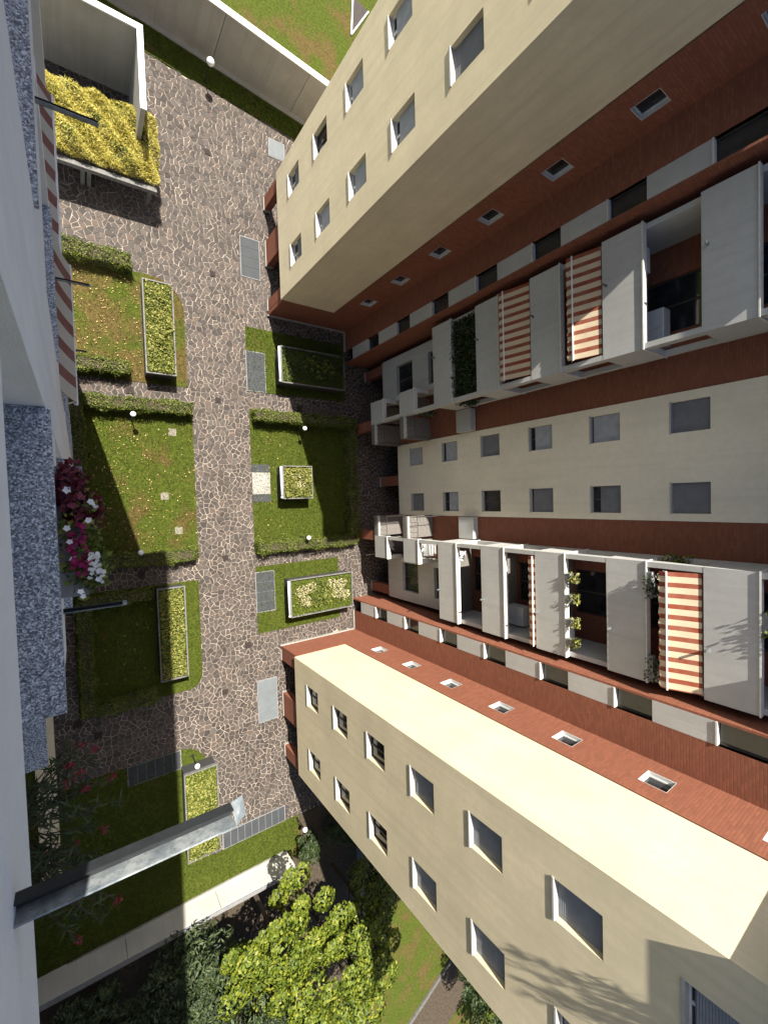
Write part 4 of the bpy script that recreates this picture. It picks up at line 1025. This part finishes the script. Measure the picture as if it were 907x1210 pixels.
# ------------------------------------------------------------------ trees beyond the low garden wall
def tree(name, label, x, y, crown_z, rx, ry, rz, trunk_r, nclump, per, size, m, aspect=0.65, grp='trees beyond the garden wall', clump=0.55, shell=0.5):
    r = thing(name, label, 'tree', (x, y, 0), grp)
    b = MB(); top = crown_z - rz * 0.2
    b.tube([(x, y, -0.1), (x + 0.08, y, top * 0.5), (x, y + 0.1, top)], [trunk_r, trunk_r * 0.75, trunk_r * 0.45], 9)
    cs = []
    for i in range(nclump):
        d = Vector((rnd.gauss(0, 1), rnd.gauss(0, 1), rnd.gauss(0.35, 0.8))).normalized(); q_ = rnd.uniform(shell, 1.0)
        c = Vector((x + d.x * rx * q_, y + d.y * ry * q_, crown_z + d.z * rz * q_)); cs.append(c)
        if i % 4 == 0:
            s0 = Vector((x, y, top * rnd.uniform(0.55, 1.0))); mid_ = s0.lerp(c, 0.5) + Vector((0, 0, -0.15))
            b.tube([s0, mid_, c], [trunk_r * 0.3, trunk_r * 0.18, trunk_r * 0.06], 5, cap=False)
    b.build('trunk', M['bark'], r)
    Ps = []; Ns = []
    for c in cs:
        k = int(per * rnd.uniform(0.6, 1.3)); R_ = clump * rnd.uniform(0.7, 1.3)
        a = rng.normal(0, 1, (k, 3)); a[:, 2] = np.abs(a[:, 2]) * 0.8 - 0.15; a /= np.linalg.norm(a, axis=1)[:, None]
        Ps.append(np.array(c) + a * [R_, R_, R_ * 0.6] * rng.uniform(0.75, 1.05, k)[:, None]); Ns.append(a + [0, 0, 0.4])
    v, f = leaves(np.concatenate(Ps), size, aspect, 0.4, nrm=np.concatenate(Ns))
    link('crown', leaf_mesh('crown', [(v, f, M[m])]), r).matrix_parent_inverse = Matrix.Translation(-Vector(r.location))
    return r
tree('broadleaf_tree', 'bright green broadleaf tree in full sun beyond the garden wall', 7.3, -22.7, 4.4, 3.3, 3.2, 1.6, 0.16, 50, 250, 0.19, 'tree', clump=0.6, shell=0.45)
tree('broadleaf_tree', 'bright yellow-green tree crown towards the far lawn', 10.9, -25.9, 5.0, 3.4, 3.5, 1.6, 0.16, 56, 250, 0.19, 'tree', clump=0.64, shell=0.45)
tree('broadleaf_tree', 'half-shaded dark green tree under the wing wall', 12.9, -24.6, 3.9, 1.9, 2.4, 1.8, 0.14, 40, 140, 0.18, 'hedge')
tree('conifer', 'dark feathery conifer straddling the shadow edge at the garden wall', 3.7, -23.6, 3.0, 2.4, 1.7, 2.2, 0.13, 60, 170, 0.26, 'conifer', 0.28, clump=0.7)
tree('conifer', 'dark conifer wholly in the building shadow beyond the garden wall', -0.4, -24.0, 2.4, 2.2, 1.5, 1.9, 0.12, 50, 150, 0.26, 'conifer', 0.28, clump=0.7)
tree('conifer', 'olive green spreading conifer behind the bright broadleaf tree', 5.4, -26.6, 3.6, 2.5, 2.1, 2.0, 0.13, 60, 170, 0.26, 'conifer', 0.28, clump=0.7)
tree('conifer', 'dark conifer farthest into the shade at the facade end', 1.6, -26.8, 3.2, 2.5, 2.2, 2.0, 0.13, 60, 150, 0.26, 'conifer', 0.28, clump=0.7)
tree('round_bush', 'round dark bush at the foot of the wing beside a globe lamp', 10.85, -21.6, 1.1, 0.7, 0.7, 0.75, 0.05, 30, 150, 0.1, 'ivy', clump=0.3)
tree('dark_shrub', 'dark shaded shrub under the open pillars of the wing', 13.2, -21.3, 1.2, 1.3, 1.0, 0.9, 0.06, 26, 110, 0.12, 'ivy', clump=0.4)
tree('dark_shrub', 'dark shaded shrub between the wing and the far lawn', 15.2, -24.5, 1.6, 1.5, 1.5, 1.2, 0.07, 34, 110, 0.12, 'ivy', clump=0.45)
tree('broadleaf_tree', 'dark leafy tree beyond the kerbed path at the far lawn end', 27.0, -41.5, 3.2, 3.4, 2.8, 2.2, 0.16, 80, 120, 0.2, 'ivy', clump=0.7)
tree('broadleaf_tree', 'brown-green tree at the edge of the far lawn beside the path', 23.6, -37.0, 2.6, 1.7, 1.6, 1.6, 0.12, 40, 120, 0.17, 'ivy', clump=0.5)
# soil bed and far lawn, kerbed path
q = MB(); q.prism([(-6, -33), (16.4, -33), (16.4, -20.2), (10.7, -20.2), (10.7, -22.7), (-6, -22.7)], -0.02, 0.02); struct(q.build('soil_bed', M['earth']))
q = MB(); q.prism([(14.8, -60), (15.4, -60), (15.3, -23), (14.8, -23)], -0.02, 0.03); struct(q.build('path', M['concrete_dark']))
q = MB(); q.prism([(16.5, -41.6), (30, -35.2), (30, -34.9), (16.5, -41.3)], -0.02, 0.12); struct(q.build('kerb', M['concrete_dark']))
q = MB(); q.prism([(16.5, -46), (40, -36), (40, -30.6), (30, -35.2), (16.5, -41.6)], -0.02, 0.01); struct(q.build('soil_bed', M['earth']))
